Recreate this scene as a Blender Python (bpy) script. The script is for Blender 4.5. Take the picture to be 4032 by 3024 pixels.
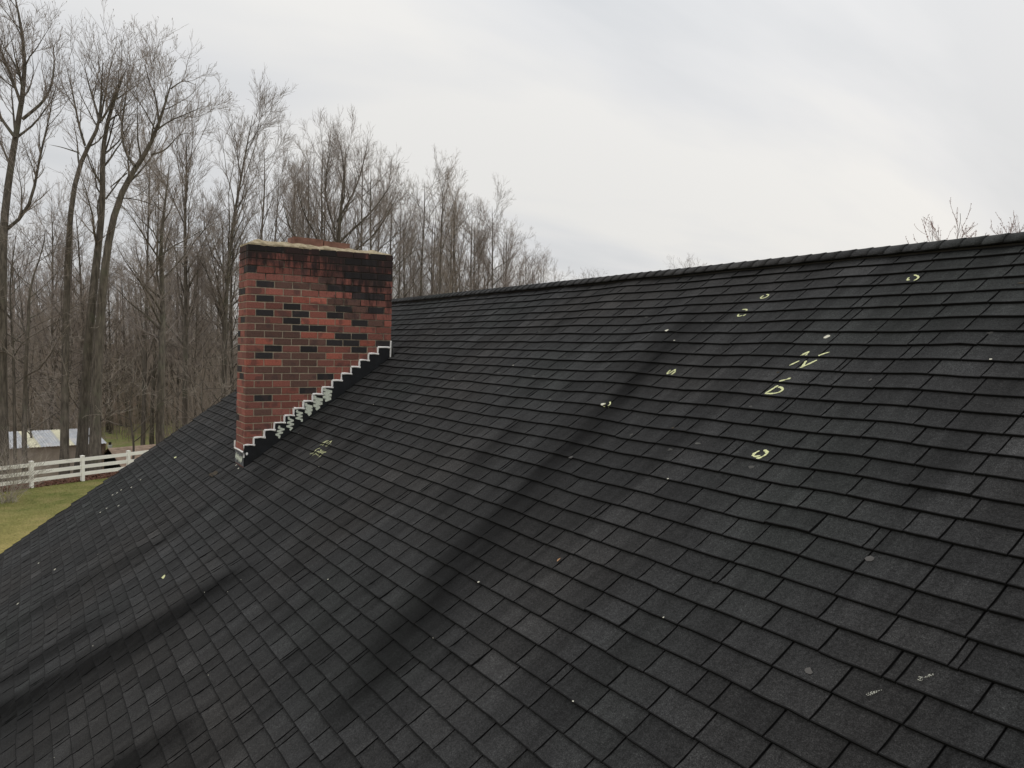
import bpy, math, random
import numpy as np
from mathutils import Matrix, Vector

for o in list(bpy.data.objects):
    bpy.data.objects.remove(o)
scene = bpy.context.scene
COL = scene.collection
R_ = math.radians

# ------------------------------------------------------------------ camera
Z0 = 8.0                                        # the lawn is z = 0
CAM = np.array([9.2289, -2.1080, -1.0938 + Z0])
YAW, PITCH, ROLL, FPX = 2.600956, -0.044759, 0.019643, 3188.75
FW = np.array([math.cos(PITCH) * math.cos(YAW), math.cos(PITCH) * math.sin(YAW), math.sin(PITCH)])
_r = np.cross(FW, [0, 0, 1.0]); _r /= np.linalg.norm(_r)
_u = np.cross(_r, FW)
RT = math.cos(ROLL) * _r + math.sin(ROLL) * _u
UP = -math.sin(ROLL) * _r + math.cos(ROLL) * _u
cd = bpy.data.cameras.new('camera')
cam = bpy.data.objects.new('camera', cd)
COL.objects.link(cam)
cd.sensor_fit = 'HORIZONTAL'
cd.sensor_width = 36.0
cd.lens = FPX / 4032 * 36.0
cd.clip_start = 0.05
cd.clip_end = 4000
m = Matrix.Identity(4)
for i in range(3):
    m[i][0], m[i][1], m[i][2], m[i][3] = RT[i], UP[i], -FW[i], CAM[i]
cam.matrix_world = m
scene.camera = cam

# ------------------------------------------------------------------ sky and sun (overcast)
SUN_AZ, SUN_EL = R_(112), R_(24)                # direction towards the sun, angle from +X
w = bpy.data.worlds.new('World'); scene.world = w; w.use_nodes = True
nt = w.node_tree; nt.nodes.clear()
N = nt.nodes.new; L = nt.links.new
def wnode(t, **k):
    n = N(t)
    for a, b in k.items():
        setattr(n, a, b)
    return n
out = wnode('ShaderNodeOutputWorld')
sky = wnode('ShaderNodeTexSky', sky_type='NISHITA', sun_disc=False, sun_elevation=SUN_EL, sun_rotation=R_(90) - SUN_AZ, dust_density=1.5)
bg1 = wnode('ShaderNodeBackground'); bg1.inputs[1].default_value = 0.09
L(sky.outputs[0], bg1.inputs[0])
geo = wnode('ShaderNodeTexCoord')
sep = wnode('ShaderNodeSeparateXYZ'); L(geo.outputs['Generated'], sep.inputs[0])
zc = wnode('ShaderNodeMath', operation='MAXIMUM'); zc.inputs[1].default_value = 0.0; L(sep.outputs[2], zc.inputs[0])
za = wnode('ShaderNodeMath', operation='ADD'); za.inputs[1].default_value = 0.22; L(zc.outputs[0], za.inputs[0])
dv = wnode('ShaderNodeVectorMath', operation='DIVIDE')
cb = wnode('ShaderNodeCombineXYZ')
for i in range(3):
    L(za.outputs[0], cb.inputs[i])
L(geo.outputs['Generated'], dv.inputs[0]); L(cb.outputs[0], dv.inputs[1])
n1 = wnode('ShaderNodeTexNoise'); n1.inputs['Scale'].default_value = 1.15; n1.inputs['Detail'].default_value = 5.0
n1.inputs['Roughness'].default_value = 0.5; n1.inputs['Distortion'].default_value = 0.35
mp = wnode('ShaderNodeMapping'); mp.inputs['Scale'].default_value = (1.25, 0.42, 0.6); mp.inputs['Rotation'].default_value = (0, 0, R_(-50)); mp.inputs['Location'].default_value = (2.3, 0.55, 0.0)
L(dv.outputs[0], mp.inputs[0]); L(mp.outputs[0], n1.inputs['Vector'])
rp = wnode('ShaderNodeValToRGB')
cr = rp.color_ramp
cr.elements[0].position, cr.elements[0].color = 0.37, (0.635, 0.65, 0.67, 1)
cr.elements[1].position, cr.elements[1].color = 0.63, (0.80, 0.79, 0.77, 1)
e = cr.elements.new(0.50); e.color = (0.715, 0.72, 0.73, 1)
L(n1.outputs[0], rp.inputs[0])
# brighter towards the zenith, as overcast skies are
e1 = wnode('ShaderNodeMath', operation='MULTIPLY_ADD'); e1.inputs[1].default_value = 0.75; e1.inputs[2].default_value = 0.12
L(zc.outputs[0], e1.inputs[0])
el = wnode('ShaderNodeMath', operation='MULTIPLY_ADD'); el.inputs[2].default_value = 0.95
L(zc.outputs[0], el.inputs[0]); L(e1.outputs[0], el.inputs[1])
sd = wnode('ShaderNodeVectorMath', operation='DOT_PRODUCT')
sd.inputs[1].default_value = (math.cos(SUN_EL) * math.cos(SUN_AZ), math.cos(SUN_EL) * math.sin(SUN_AZ), math.sin(SUN_EL))
L(geo.outputs['Generated'], sd.inputs[0])
mx0 = wnode('ShaderNodeMath', operation='MAXIMUM'); mx0.inputs[1].default_value = 0.0; L(sd.outputs['Value'], mx0.inputs[0])
pw = wnode('ShaderNodeMath', operation='POWER'); pw.inputs[1].default_value = 6.0; L(mx0.outputs[0], pw.inputs[0])
gl = wnode('ShaderNodeMath', operation='MULTIPLY'); gl.inputs[1].default_value = 0.07; L(pw.outputs[0], gl.inputs[0])
ad = wnode('ShaderNodeMath', operation='ADD'); L(el.outputs[0], ad.inputs[0]); L(gl.outputs[0], ad.inputs[1])
bg2 = wnode('ShaderNodeBackground'); L(rp.outputs[0], bg2.inputs[0]); L(ad.outputs[0], bg2.inputs[1])
mixs = wnode('ShaderNodeMixShader'); mixs.inputs[0].default_value = 0.965
L(bg1.outputs[0], mixs.inputs[1]); L(bg2.outputs[0], mixs.inputs[2]); L(mixs.outputs[0], out.inputs[0])

sl = bpy.data.lights.new('sun', 'SUN'); sl.energy = 0.55; sl.angle = R_(25); sl.color = (1.0, 0.96, 0.9)
so = bpy.data.objects.new('sun', sl); COL.objects.link(so)
sv = Vector((math.cos(SUN_EL) * math.cos(SUN_AZ), math.cos(SUN_EL) * math.sin(SUN_AZ), math.sin(SUN_EL)))
so.rotation_euler = sv.to_track_quat('Z', 'Y').to_euler()
so.location = (0, 0, 60)

vs = scene.view_settings
vs.view_transform = 'Standard'; vs.look = 'None'; vs.exposure = 0.0; vs.gamma = 1.0; vs.use_curve_mapping = False
scene.cycles.max_bounces = 6
scene.cycles.diffuse_bounces = 3
scene.cycles.transparent_max_bounces = 6

# ------------------------------------------------------------------ helpers
rng = np.random.default_rng(11)
random.seed(5)

def at(u, v, depth):
    """point seen at photograph pixel (u, v), that many metres ahead"""
    return CAM + (FW + RT * (u - 2016) / FPX - UP * (v - 1512) / FPX) * depth

def project(P):
    d = np.asarray(P, float) - CAM
    z = d @ FW
    return np.stack([2016 + FPX * (d @ RT) / z, 1512 - FPX * (d @ UP) / z], -1), z

def mesh_np(name, V, F, smooth=False, mats=(), mat_idx=None, attrs=None):
    """quads (or tris) from numpy arrays"""
    V = np.asarray(V, np.float32).reshape(-1, 3); F = np.asarray(F, np.int32)
    me = bpy.data.meshes.new(name)
    k = F.shape[1]
    me.vertices.add(len(V)); me.vertices.foreach_set('co', V.ravel())
    me.loops.add(F.size); me.loops.foreach_set('vertex_index', F.ravel())
    me.polygons.add(len(F))
    me.polygons.foreach_set('loop_start', np.arange(0, F.size, k, dtype=np.int32))
    try:
        me.polygons.foreach_set('loop_total', np.full(len(F), k, np.int32))
    except Exception:
        pass
    if mat_idx is not None:
        me.polygons.foreach_set('material_index', np.asarray(mat_idx, np.int32))
    me.polygons.foreach_set('use_smooth', np.full(len(F), smooth, bool))
    for a in mats:
        me.materials.append(a)
    if attrs:
        for n_, vals in attrs.items():
            at_ = me.attributes.new(n_, 'FLOAT', 'POINT')
            at_.data.foreach_set('value', np.asarray(vals, np.float32))
    me.update(calc_edges=True)
    me.validate()
    return me

def mesh_py(name, V, F, mats=(), smooth=False):
    me = bpy.data.meshes.new(name)
    me.from_pydata([tuple(map(float, v)) for v in V], [], F)
    for a in mats:
        me.materials.append(a)
    for p in me.polygons:
        p.use_smooth = smooth
    me.update()
    return me

def link(name, me, parent=None):
    o = bpy.data.objects.new(name, me)
    COL.objects.link(o)
    if parent is not None:
        o.parent = parent
    return o

def tag(o, label=None, cat=None, group=None, kind=None):
    if label: o['label'] = label
    if cat: o['category'] = cat
    if group: o['group'] = group
    if kind: o['kind'] = kind
    return o

def empty(name, loc, label, cat, group=None):
    o = bpy.data.objects.new(name, None)
    o.empty_display_size = 0.3
    COL.objects.link(o)
    o.location = loc
    return tag(o, label, cat, group)

BOXF = [(0, 3, 2, 1), (4, 5, 6, 7), (0, 1, 5, 4), (1, 2, 6, 5), (2, 3, 7, 6), (3, 0, 4, 7)]
def box_v(x0, x1, y0, y1, z0, z1):
    return [(x0, y0, z0), (x1, y0, z0), (x1, y1, z0), (x0, y1, z0), (x0, y0, z1), (x1, y0, z1), (x1, y1, z1), (x0, y1, z1)]

class MB:
    def __init__(s): s.V = []; s.F = []
    def add(s, V, F):
        n = len(s.V); s.V += [tuple(map(float, v)) for v in V]; s.F += [tuple(i + n for i in f) for f in F]
    def box(s, *a): s.add(box_v(*a), BOXF)
    def build(s, name, mat, parent=None, smooth=False):
        return link(name, mesh_py(name, s.V, s.F, [mat], smooth), parent)

def tubes(P, Rr, k):
    """P (N,n,3) polylines, Rr (N,n) radii -> verts, quads"""
    P = np.asarray(P, float); Nn, n, _ = P.shape
    T = np.gradient(P, axis=1)
    T /= np.linalg.norm(T, axis=2, keepdims=True) + 1e-9
    mean = T.mean(1)
    ref = np.where(np.abs(mean[:, 2:3]) > 0.8, np.array([[1.0, 0.1, 0]]), np.array([[0.05, 0.1, 1.0]]))
    U = np.cross(T, ref[:, None, :]); U /= np.linalg.norm(U, axis=2, keepdims=True) + 1e-9
    W = np.cross(T, U)
    a = np.arange(k) * 2 * np.pi / k
    V = P[:, :, None, :] + Rr[:, :, None, None] * (np.cos(a)[None, None, :, None] * U[:, :, None, :] + np.sin(a)[None, None, :, None] * W[:, :, None, :])
    b = (np.arange(Nn) * n * k)[:, None, None] + (np.arange(n - 1) * k)[None, :, None] + np.arange(k)[None, None, :]
    b2 = (np.arange(Nn) * n * k)[:, None, None] + (np.arange(n - 1) * k)[None, :, None] + ((np.arange(k) + 1) % k)[None, None, :]
    F = np.stack([b, b2, b2 + k, b + k], -1).reshape(-1, 4)
    return V.reshape(-1, 3), F

def cat(parts):
    Vs, Fs, n = [], [], 0
    for V, F in parts:
        Vs.append(V); Fs.append(F + n); n += len(V)
    return np.concatenate(Vs), np.concatenate(Fs)

# ------------------------------------------------------------------ materials
class Mat:
    def __init__(s, name, rough=0.8, spec=0.3):
        s.m = bpy.data.materials.new(name); s.m.use_nodes = True
        s.t = s.m.node_tree; s.t.nodes.clear()
        s.out = s.n('ShaderNodeOutputMaterial'); s.b = s.n('ShaderNodeBsdfPrincipled')
        s.l(s.b.outputs[0], s.out.inputs[0])
        s.b.inputs['Roughness'].default_value = rough
        s.b.inputs['Specular IOR Level'].default_value = spec
        s._pos = None
    def n(s, t, **k):
        x = s.t.nodes.new(t)
        for a, b in k.items(): setattr(x, a, b)
        return x
    def l(s, a, b): s.t.links.new(a, b)
    def pos(s):
        if s._pos is None: s._pos = s.n('ShaderNodeNewGeometry').outputs['Position']
        return s._pos
    def noise(s, scale, detail=3, rough=0.55, vec=None, mapscale=None, rot=None, loc=None, dist=0):
        t = s.n('ShaderNodeTexNoise'); t.inputs['Scale'].default_value = scale; t.inputs['Detail'].default_value = detail
        t.inputs['Roughness'].default_value = rough; t.inputs['Distortion'].default_value = dist
        v = vec or s.pos()
        if mapscale or rot or loc:
            mp_ = s.n('ShaderNodeMapping')
            if rot:       # turn first, then stretch
                mr = s.n('ShaderNodeMapping'); mr.inputs['Rotation'].default_value = rot; s.l(v, mr.inputs[0]); v = mr.outputs[0]
            if mapscale: mp_.inputs['Scale'].default_value = mapscale
            if loc: mp_.inputs['Location'].default_value = loc
            s.l(v, mp_.inputs[0]); v = mp_.outputs[0]
        s.l(v, t.inputs['Vector'])
        return t.outputs[0]
    def ramp(s, fac, stops):
        r = s.n('ShaderNodeValToRGB'); c = r.color_ramp
        c.elements[0].position, c.elements[1].position = stops[0][0], stops[-1][0]
        f4 = lambda x: (x, x, x, 1) if isinstance(x, (int, float)) else (*x, 1)
        c.elements[0].color, c.elements[1].color = f4(stops[0][1]), f4(stops[-1][1])
        for p, x in stops[1:-1]:
            c.elements.new(p).color = f4(x)
        s.l(fac, r.inputs[0]); return r.outputs[0]
    def val(s, x, d):
        if isinstance(x, (int, float)): d.default_value = x
        elif isinstance(x, tuple): d.default_value = (*x, 1)
        else: s.l(x, d)
    def mix(s, f, a, b, mode='MIX'):
        x = s.n('ShaderNodeMix', data_type='RGBA', blend_type=mode)
        s.val(f, x.inputs[0]); s.val(a, x.inputs[6]); s.val(b, x.inputs[7]); return x.outputs[2]
    def math(s, op, a, b=0.0, c=None):
        x = s.n('ShaderNodeMath', operation=op)
        s.val(a, x.inputs[0]); s.val(b, x.inputs[1])
        if c is not None: s.val(c, x.inputs[2])
        return x.outputs[0]
    def attr(s, n): return s.n('ShaderNodeAttribute', attribute_name=n).outputs['Fac']
    def bump(s, h, strength=0.3, dist=0.01):
        x = s.n('ShaderNodeBump'); x.inputs['Strength'].default_value = strength; x.inputs['Distance'].default_value = dist
        s.l(h, x.inputs['Height']); s.l(x.outputs[0], s.b.inputs['Normal'])
    def col(s, c): s.val(c, s.b.inputs['Base Color']); return s.m

TH = 0.6222832                                    # roof pitch, about 35.7 degrees
YR, ZR = 2.890874, -0.392713 + Z0                 # ridge line (runs along X)
S0, EXPO = 0.19866, 0.13134                       # first course, exposure
XG, XE = -4.45, 12.0                              # gable end, other end
CT, ST = math.cos(TH), math.sin(TH)

def mat_shingle():
    M = Mat('shingle_granules', 0.88, 0.16)
    tone = M.attr('tone')
    st = M.noise(1.0, 4, 0.6, mapscale=(5.5, 0.55, 1.0), rot=(-TH, 0, 0))
    st2 = M.noise(1.0, 3, 0.6, mapscale=(15.0, 3.0, 1.0), rot=(-TH, 0, 0), loc=(3, 7, 0))
    st3 = M.noise(0.55, 2, 0.5)
    gr = M.noise(230, 3, 0.75)
    gr2 = M.noise(75, 3, 0.6)
    a = M.ramp(st, [(0.30, 0.62), (0.5, 1.0), (0.72, 1.38)])
    b = M.ramp(st2, [(0.30, 0.82), (0.70, 1.18)])
    g = M.ramp(gr, [(0.33, 0.35), (0.52, 0.95), (0.70, 2.3)])
    g2 = M.ramp(gr2, [(0.35, 0.75), (0.68, 1.35)])
    tint = M.ramp(st3, [(0.35, (0.0315, 0.0300, 0.0288)), (0.55, (0.0305, 0.0307, 0.0310)), (0.7, (0.0295, 0.0314, 0.0304))])
    c = M.mix(1.0, tint, a, 'MULTIPLY'); c = M.mix(1.0, c, b, 'MULTIPLY'); c = M.mix(1.0, c, g, 'MULTIPLY'); c = M.mix(1.0, c, g2, 'MULTIPLY')
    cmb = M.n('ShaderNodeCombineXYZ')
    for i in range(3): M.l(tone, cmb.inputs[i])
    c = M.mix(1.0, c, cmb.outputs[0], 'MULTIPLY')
    M.col(c)
    M.bump(M.math('ADD', gr, gr2), 0.55, 0.004)
    return M.m

def simple(name, c, rough=0.8, spec=0.3, var=0.25, scale=6.0, bump=0.0, bscale=40.0):
    M = Mat(name, rough, spec)
    n_ = M.noise(scale, 4)
    d = tuple(x * (1 - var) for x in c); h = tuple(min(1, x * (1 + var)) for x in c)
    M.col(M.ramp(n_, [(0.3, d), (0.7, h)]))
    if bump: M.bump(M.noise(bscale, 3), bump, 0.01)
    return M.m

def mat_brick():
    M = Mat('brick_face', 0.88, 0.25)
    oi = M.n('ShaderNodeObjectInfo')
    p = M.pos()
    g = M.ramp(M.noise(60, 4, 0.65), [(0.3, 0.72), (0.5, 1.0), (0.72, 1.22)])
    c = M.mix(1.0, oi.outputs['Color'], g, 'MULTIPLY')
    # darker flash on part of a brick (a kiln mark of its own shape)
    fl = M.ramp(M.noise(7, 2, 0.5, loc=(4, 1, 2)), [(0.56, 0.0), (0.64, 0.55)])
    c = M.mix(fl, c, (0.075, 0.05, 0.048))
    # soot that ran down from the flue
    sx = M.n('ShaderNodeSeparateXYZ'); M.l(p, sx.inputs[0])
    hz = M.math('SUBTRACT', Z0 + 0.02, sx.outputs[2])                        # metres below the top
    right = M.ramp(M.math('MULTIPLY_ADD', sx.outputs[1], 0.5, 0.0), [(0.35, 0.0), (0.68, 1.0)])
    reach = M.math('MULTIPLY_ADD', right, 0.42, 0.36)
    s1 = M.math('DIVIDE', hz, reach)
    inv = M.math('SUBTRACT', 1.15, s1)
    nz = M.noise(1.0, 4, 0.65, mapscale=(14, 14, 3.2))
    k = M.math('ADD', M.math('MULTIPLY', inv, 0.95), M.math('MULTIPLY_ADD', nz, 3.0, -1.45))
    soot = M.ramp(k, [(0.25, 0.0), (0.85, 0.88)])
    c = M.mix(soot, c, (0.020, 0.017, 0.017))
    ef = M.ramp(M.noise(9, 5, 0.7, loc=(9, 2, 1)), [(0.69, 0.0), (0.74, 0.4)])
    c = M.mix(ef, c, (0.5, 0.42, 0.36))
    M.col(c); M.bump(M.noise(120, 4, 0.7), 0.6, 0.004)
    return M.m

def mat_bark(name, dark, light, moss=0.0):
    M = Mat(name, 0.9, 0.2)
    n_ = M.noise(1.0, 5, 0.65, mapscale=(9, 9, 1.6))
    c = M.ramp(n_, [(0.3, dark), (0.7, light)])
    if moss:
        k = M.ramp(M.noise(1.3, 3), [(0.55, 0.0), (0.7, moss)])
        c = M.mix(k, c, (0.12, 0.125, 0.085))
    M.col(c); M.bump(n_, 0.8, 0.03)
    return M.m

def mat_chalk(name, c, a=0.34, b=0.46):
    M = Mat(name, 0.95, 0.1)
    M.col(M.ramp(M.noise(90, 3), [(0.3, tuple(x * 0.75 for x in c)), (0.6, c)]))
    tr = M.n('ShaderNodeBsdfTransparent'); mx = M.n('ShaderNodeMixShader')
    k = M.ramp(M.noise(230, 2, 0.6), [(a, 0.5 if a < 0.4 else 0.0), (b, 1.0)])
    M.l(k, mx.inputs[0]); M.l(tr.outputs[0], mx.inputs[1]); M.l(M.b.outputs[0], mx.inputs[2]); M.l(mx.outputs[0], M.out.inputs[0])
    return M.m

MAT = dict(
    shingle=mat_shingle(), brick=mat_brick(),
    edge=simple('asphalt_edge', (0.006, 0.006, 0.006), 0.9, 0.2),
    deck=simple('roof_felt', (0.005, 0.005, 0.005), 0.95, 0.1),
    mortar=None, crown=None,
    flue=simple('clay_flue', (0.22, 0.115, 0.085), 0.85, 0.2, 0.3, 8, 0.3),
    flash=simple('black_flashing_paint', (0.010, 0.011, 0.013), 0.45, 0.4, 0.4, 12),
    white=simple('white_sealant', (0.90, 0.89, 0.87), 0.6, 0.3, 0.04, 30),
    vinyl=simple('white_vinyl', (0.90, 0.885, 0.82), 0.45, 0.4, 0.05, 3),
    mint=mat_chalk('mint_paint', (0.74, 0.79, 0.68)),
    chalk=mat_chalk('yellow_chalk', (0.76, 0.78, 0.44)),
    smudge=mat_chalk('chalk_dust', (0.42, 0.42, 0.36), 0.47, 0.60),
    pale=simple('pale_paint_fleck', (0.62, 0.60, 0.50), 0.9, 0.2, 0.2, 60),
    ochre=simple('rust_stain', (0.060, 0.048, 0.033), 0.9, 0.2, 0.4, 40),
    leaf=simple('dry_leaf', (0.42, 0.24, 0.12), 0.8, 0.2, 0.3, 30),
    vent=simple('black_plastic', (0.011, 0.011, 0.012), 0.55, 0.4, 0.2, 20),
    bark=mat_bark('bark_grey', (0.045, 0.039, 0.032), (0.185, 0.162, 0.132), 0.45),
    bark2=mat_bark('bark_dark', (0.055, 0.047, 0.039), (0.20, 0.174, 0.143), 0.3),
    twig=mat_bark('twig_brown', (0.19, 0.162, 0.142), (0.35, 0.305, 0.27)),
    twigdark=mat_bark('twig_deep', (0.23, 0.192, 0.158), (0.44, 0.38, 0.32)),
    twigpale=mat_bark('twig_pale', (0.24, 0.21, 0.175), (0.42, 0.375, 0.32)),
    twigred=mat_bark('twig_red', (0.20, 0.135, 0.125), (0.40, 0.29, 0.275)),
    wall=simple('house_wall', (0.34, 0.14, 0.10), 0.85, 0.2, 0.2, 5),
    block=None, metal=None,
    amber=simple('yellowed_panel', (0.80, 0.76, 0.56), 0.45, 0.4, 0.12, 2.0),
    shade=simple('near_black', (0.03, 0.027, 0.024), 0.9, 0.2),
    board=simple('brown_roof_board', (0.40, 0.30, 0.23), 0.85, 0.2, 0.25, 3.0),
    timber=simple('weathered_post', (0.17, 0.13, 0.095), 0.9, 0.2, 0.3, 5.0),
    plain_white=simple('white_plastic', (0.75, 0.76, 0.78), 0.5, 0.4, 0.05, 5.0),
)
def _m():
    M = Mat('mortar', 0.95, 0.15)
    c = M.ramp(M.noise(25, 4, 0.6), [(0.3, (0.30, 0.255, 0.19)), (0.7, (0.47, 0.40, 0.30))])
    sx = M.n('ShaderNodeSeparateXYZ'); M.l(M.pos(), sx.inputs[0])
    hz = M.math('SUBTRACT', Z0 + 0.02, sx.outputs[2])
    right = M.ramp(M.math('MULTIPLY_ADD', sx.outputs[1], 0.5, 0.0), [(0.3, 0.0), (0.7, 1.0)])
    k = M.math('SUBTRACT', 1.5, M.math('DIVIDE', hz, M.math('MULTIPLY_ADD', right, 0.6, 0.38)))
    c = M.mix(M.ramp(M.math('ADD', k, M.math('MULTIPLY_ADD', M.noise(8, 3), 1.6, -0.8)), [(0.1, 0.0), (0.9, 0.93)]), c, (0.016, 0.014, 0.014))
    M.col(c); M.bump(M.noise(80, 3), 0.5, 0.004); return M.m
MAT['mortar'] = _m()
def _c():
    M = Mat('cement_crown', 0.95, 0.15)
    c = M.ramp(M.noise(14, 5, 0.65), [(0.28, (0.20, 0.165, 0.11)), (0.5, (0.41, 0.34, 0.225)), (0.75, (0.56, 0.49, 0.36))])
    c = M.mix(M.ramp(M.noise(22, 4, 0.7, loc=(5, 3, 1)), [(0.56, 0.0), (0.68, 0.7)]), c, (0.10, 0.085, 0.065))
    M.col(c); M.bump(M.noise(45, 4, 0.7), 0.8, 0.012); return M.m
MAT['crown'] = _c()
def _b():
    M = Mat('painted_block', 0.9, 0.2)
    c = M.ramp(M.noise(0.9, 4), [(0.3, (0.30, 0.255, 0.205)), (0.7, (0.42, 0.365, 0.30))])
    c = M.mix(M.ramp(M.noise(1.0, 4, 0.6, mapscale=(3, 3, 0.5)), [(0.5, 0.0), (0.75, 0.5)]), c, (0.20, 0.18, 0.15))
    M.col(c); return M.m
MAT['block'] = _b()
def _me():
    M = Mat('galvanised_sheet', 0.42, 0.5)
    c = M.ramp(M.noise(1.6, 4, 0.6), [(0.3, (0.50, 0.53, 0.57)), (0.5, (0.62, 0.64, 0.67)), (0.72, (0.74, 0.72, 0.70))])
    M.col(c); M.b.inputs['Metallic'].default_value = 0.25; return M.m
MAT['metal'] = _me()
def _lawn():
    M = Mat('lawn_turf', 0.95, 0.1)
    big = M.noise(0.16, 3, 0.5); mid = M.noise(0.9, 4, 0.6); fine = M.noise(9, 4, 0.7)
    c1 = M.ramp(mid, [(0.3, (0.115, 0.135, 0.036)), (0.5, (0.185, 0.182, 0.062)), (0.7, (0.25, 0.215, 0.090))])
    c2 = M.ramp(mid, [(0.3, (0.25, 0.215, 0.075)), (0.7, (0.36, 0.295, 0.115))])
    # dormant straw-coloured turf on the house side of the lawn
    sx = M.n('ShaderNodeSeparateXYZ'); M.l(M.pos(), sx.inputs[0])
    k = M.ramp(M.math('ADD', M.math('MULTIPLY_ADD', sx.outputs[0], 0.085, 2.62), M.math('MULTIPLY_ADD', big, 0.9, -0.45)), [(0.15, 0.0), (0.85, 1.0)])
    c = M.mix(k, c1, c2)
    c = M.mix(1.0, c, M.ramp(fine, [(0.3, 0.70), (0.7, 1.32)]), 'MULTIPLY')
    M.col(c); M.bump(fine, 0.9, 0.06); return M.m
MAT['lawn'] = _lawn()
def _litter():
    M = Mat('woodland_floor', 0.95, 0.1)
    c = M.ramp(M.noise(2.2, 5, 0.7), [(0.28, (0.07, 0.048, 0.035)), (0.5, (0.19, 0.13, 0.092)), (0.72, (0.33, 0.245, 0.175))])
    M.col(c); M.bump(M.noise(9, 4, 0.7), 0.9, 0.08); return M.m
MAT['litter'] = _litter()
def _field():
    M = Mat('rough_field', 0.95, 0.1)
    c = M.ramp(M.noise(0.5, 4, 0.6), [(0.35, (0.38, 0.30, 0.20)), (0.46, (0.31, 0.30, 0.13)), (0.7, (0.25, 0.30, 0.10))])
    c = M.mix(1.0, c, M.ramp(M.noise(6, 4, 0.7), [(0.3, 0.7), (0.7, 1.3)]), 'MULTIPLY')
    M.col(c); return M.m
MAT['field'] = _field()
MAT['redleaf'] = simple('fallen_leaves', (0.17, 0.085, 0.06), 0.85, 0.2, 0.6, 3.0)
MAT['blade'] = simple('grass_blade', (0.16, 0.155, 0.045), 0.85, 0.2, 0.45, 2.0)

# ------------------------------------------------------------------ ground, lawn, field
FP = at(124, 1920, 37.4)[:2]                      # foot of one fence post
FQ = at(325, 1899, 39.5)[:2]
FT = (FQ - FP) / np.linalg.norm(FQ - FP)          # along the fence
FN = np.array([-FT[1], FT[0]])
if FN @ (np.array([0, 0]) - FP) > 0: FN = -FN     # away from the house
DB = [-120, -60, -40, -25, -10, -3, 0.0, 0.6, 1.6, 3.0, 4.5, 6.0, 8.0, 9.0, 16, 24, 34, 60, 110, 200, 420, 900]
ZB = [0, 0, 0, 0, 0, 0, 0.0, 0.0, -0.03, -0.25, -0.8, -1.35, -1.5, -1.5, -1.45, -1.4, -1.3, -0.5, 1.0, 1.5, 1.5, 1.5]
def gd(x, y): return (np.array([x, y]) - FP) @ FN
def gz(x, y): return float(np.interp(gd(x, y), DB, ZB))
def td(t, d): return FP + FT * t + FN * d
def sheet(name, ts, ds, dz, mat):
    V = []; F = []
    for d in ds:
        for t in ts:
            q = td(t, d); V.append((q[0], q[1], float(np.interp(d, DB, ZB)) + dz))
    n_ = len(ts)
    for i in range(len(ds) - 1):
        for j in range(n_ - 1):
            a = i * n_ + j; F.append((a, a + 1, a + n_ + 1, a + n_))
    me = mesh_py(name, V, F, [mat])
    bm_flip = me.polygons[0].normal.z < 0
    if bm_flip:
        me = mesh_py(name, V, [f[::-1] for f in F], [mat])
    return link(name, me)
tag(sheet('ground', [-900, -300, -120, -60, -20, 0, 20, 60, 120, 300, 900], DB, 0.0, MAT['litter']), kind='structure')
tag(sheet('lawn', [-80, -40, -20, -8, 0, 8, 20, 40, 80], [-60, -40, -25, -10, -3, 0.0], 0.004, MAT['lawn']), kind='structure')
tag(sheet('field', [3.6, 8, 14, 24, 40, 60], [9.0, 16, 24, 34], 0.006, MAT['field']), kind='structure')

# ------------------------------------------------------------------ the house roof
def hump(x, xc, wl, wr):
    d = x - xc
    return np.where(d < 0, np.exp(-(d / wl) ** 2), np.exp(-(d / wr) ** 2))
def sstep(a, b, x):
    t = np.clip((x - a) / (b - a), 0, 1); return t * t * (3 - 2 * t)
_ph = rng.uniform(0, 6.28, (14,)); _fx = rng.uniform(0.8, 3.4, (14,)); _fs = rng.uniform(-0.9, 0.9, (14,))
def relief(x, s):
    x = np.asarray(x, float); s = np.asarray(s, float)
    h = np.zeros(np.broadcast(x, s).shape)
    for i in range(14):
        h = h + 0.0012 / (0.4 + 0.35 * _fx[i]) * np.sin(_fx[i] * 2 * x + _fs[i] * s * 2 + _ph[i])
    h = h + 0.0016 * np.sin(2 * np.pi * x / 0.61 + 0.5 * np.sin(s))
    # buckled seams of the decking: they run up the slope
    A = sstep(0.4, 1.2, s) * (1 - sstep(4.2, 5.2, s))
    h = h + 0.011 * A * hump(x, 4.36 + 0.17 * s, 0.42, 0.26)
    Bm = sstep(1.9, 2.4, s) * (1 - sstep(3.2, 3.8, s))
    h = h + 0.006 * Bm * hump(x, 3.05 + 0.4 * s, 0.30, 0.16)
    C = sstep(4.05, 4.9, s)
    ss = np.clip(s - 4.2, 0, 3)
    h = h + (0.030 + 0.020 * np.clip(ss / 2, 0, 1)) * C * hump(x, 2.56 - 0.16 * ss - 0.13 * ss ** 2, 0.75, 0.14)
    C2 = sstep(5.0, 5.7, s)
    h = h + 0.030 * C2 * hump(x, 1.48 - 0.40 * (s - 5.3), 0.5, 0.13)
    C3 = sstep(4.95, 5.2, s)
    h = h + 0.030 * C3 * hump(x, 4.10 - 0.22 * (s - 5.2), 0.35, 0.08)
    C4 = sstep(4.6, 5.2, s)
    h = h + 0.026 * C4 * hump(x, 0.14 - 0.46 * (s - 4.94), 0.45, 0.10)
    Dm = sstep(2.4, 2.9, s) * (1 - sstep(4.0, 4.6, s))
    h = h + 0.010 * Dm * hump(x, 0.20 + 0.48 * (s - 2.6), 0.35, 0.16)
    lift = hump(x, 6.86, 0.07, 0.07) * np.exp(-((s - 1.12) / 0.05) ** 2)
    return h + 0.010 * lift
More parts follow.
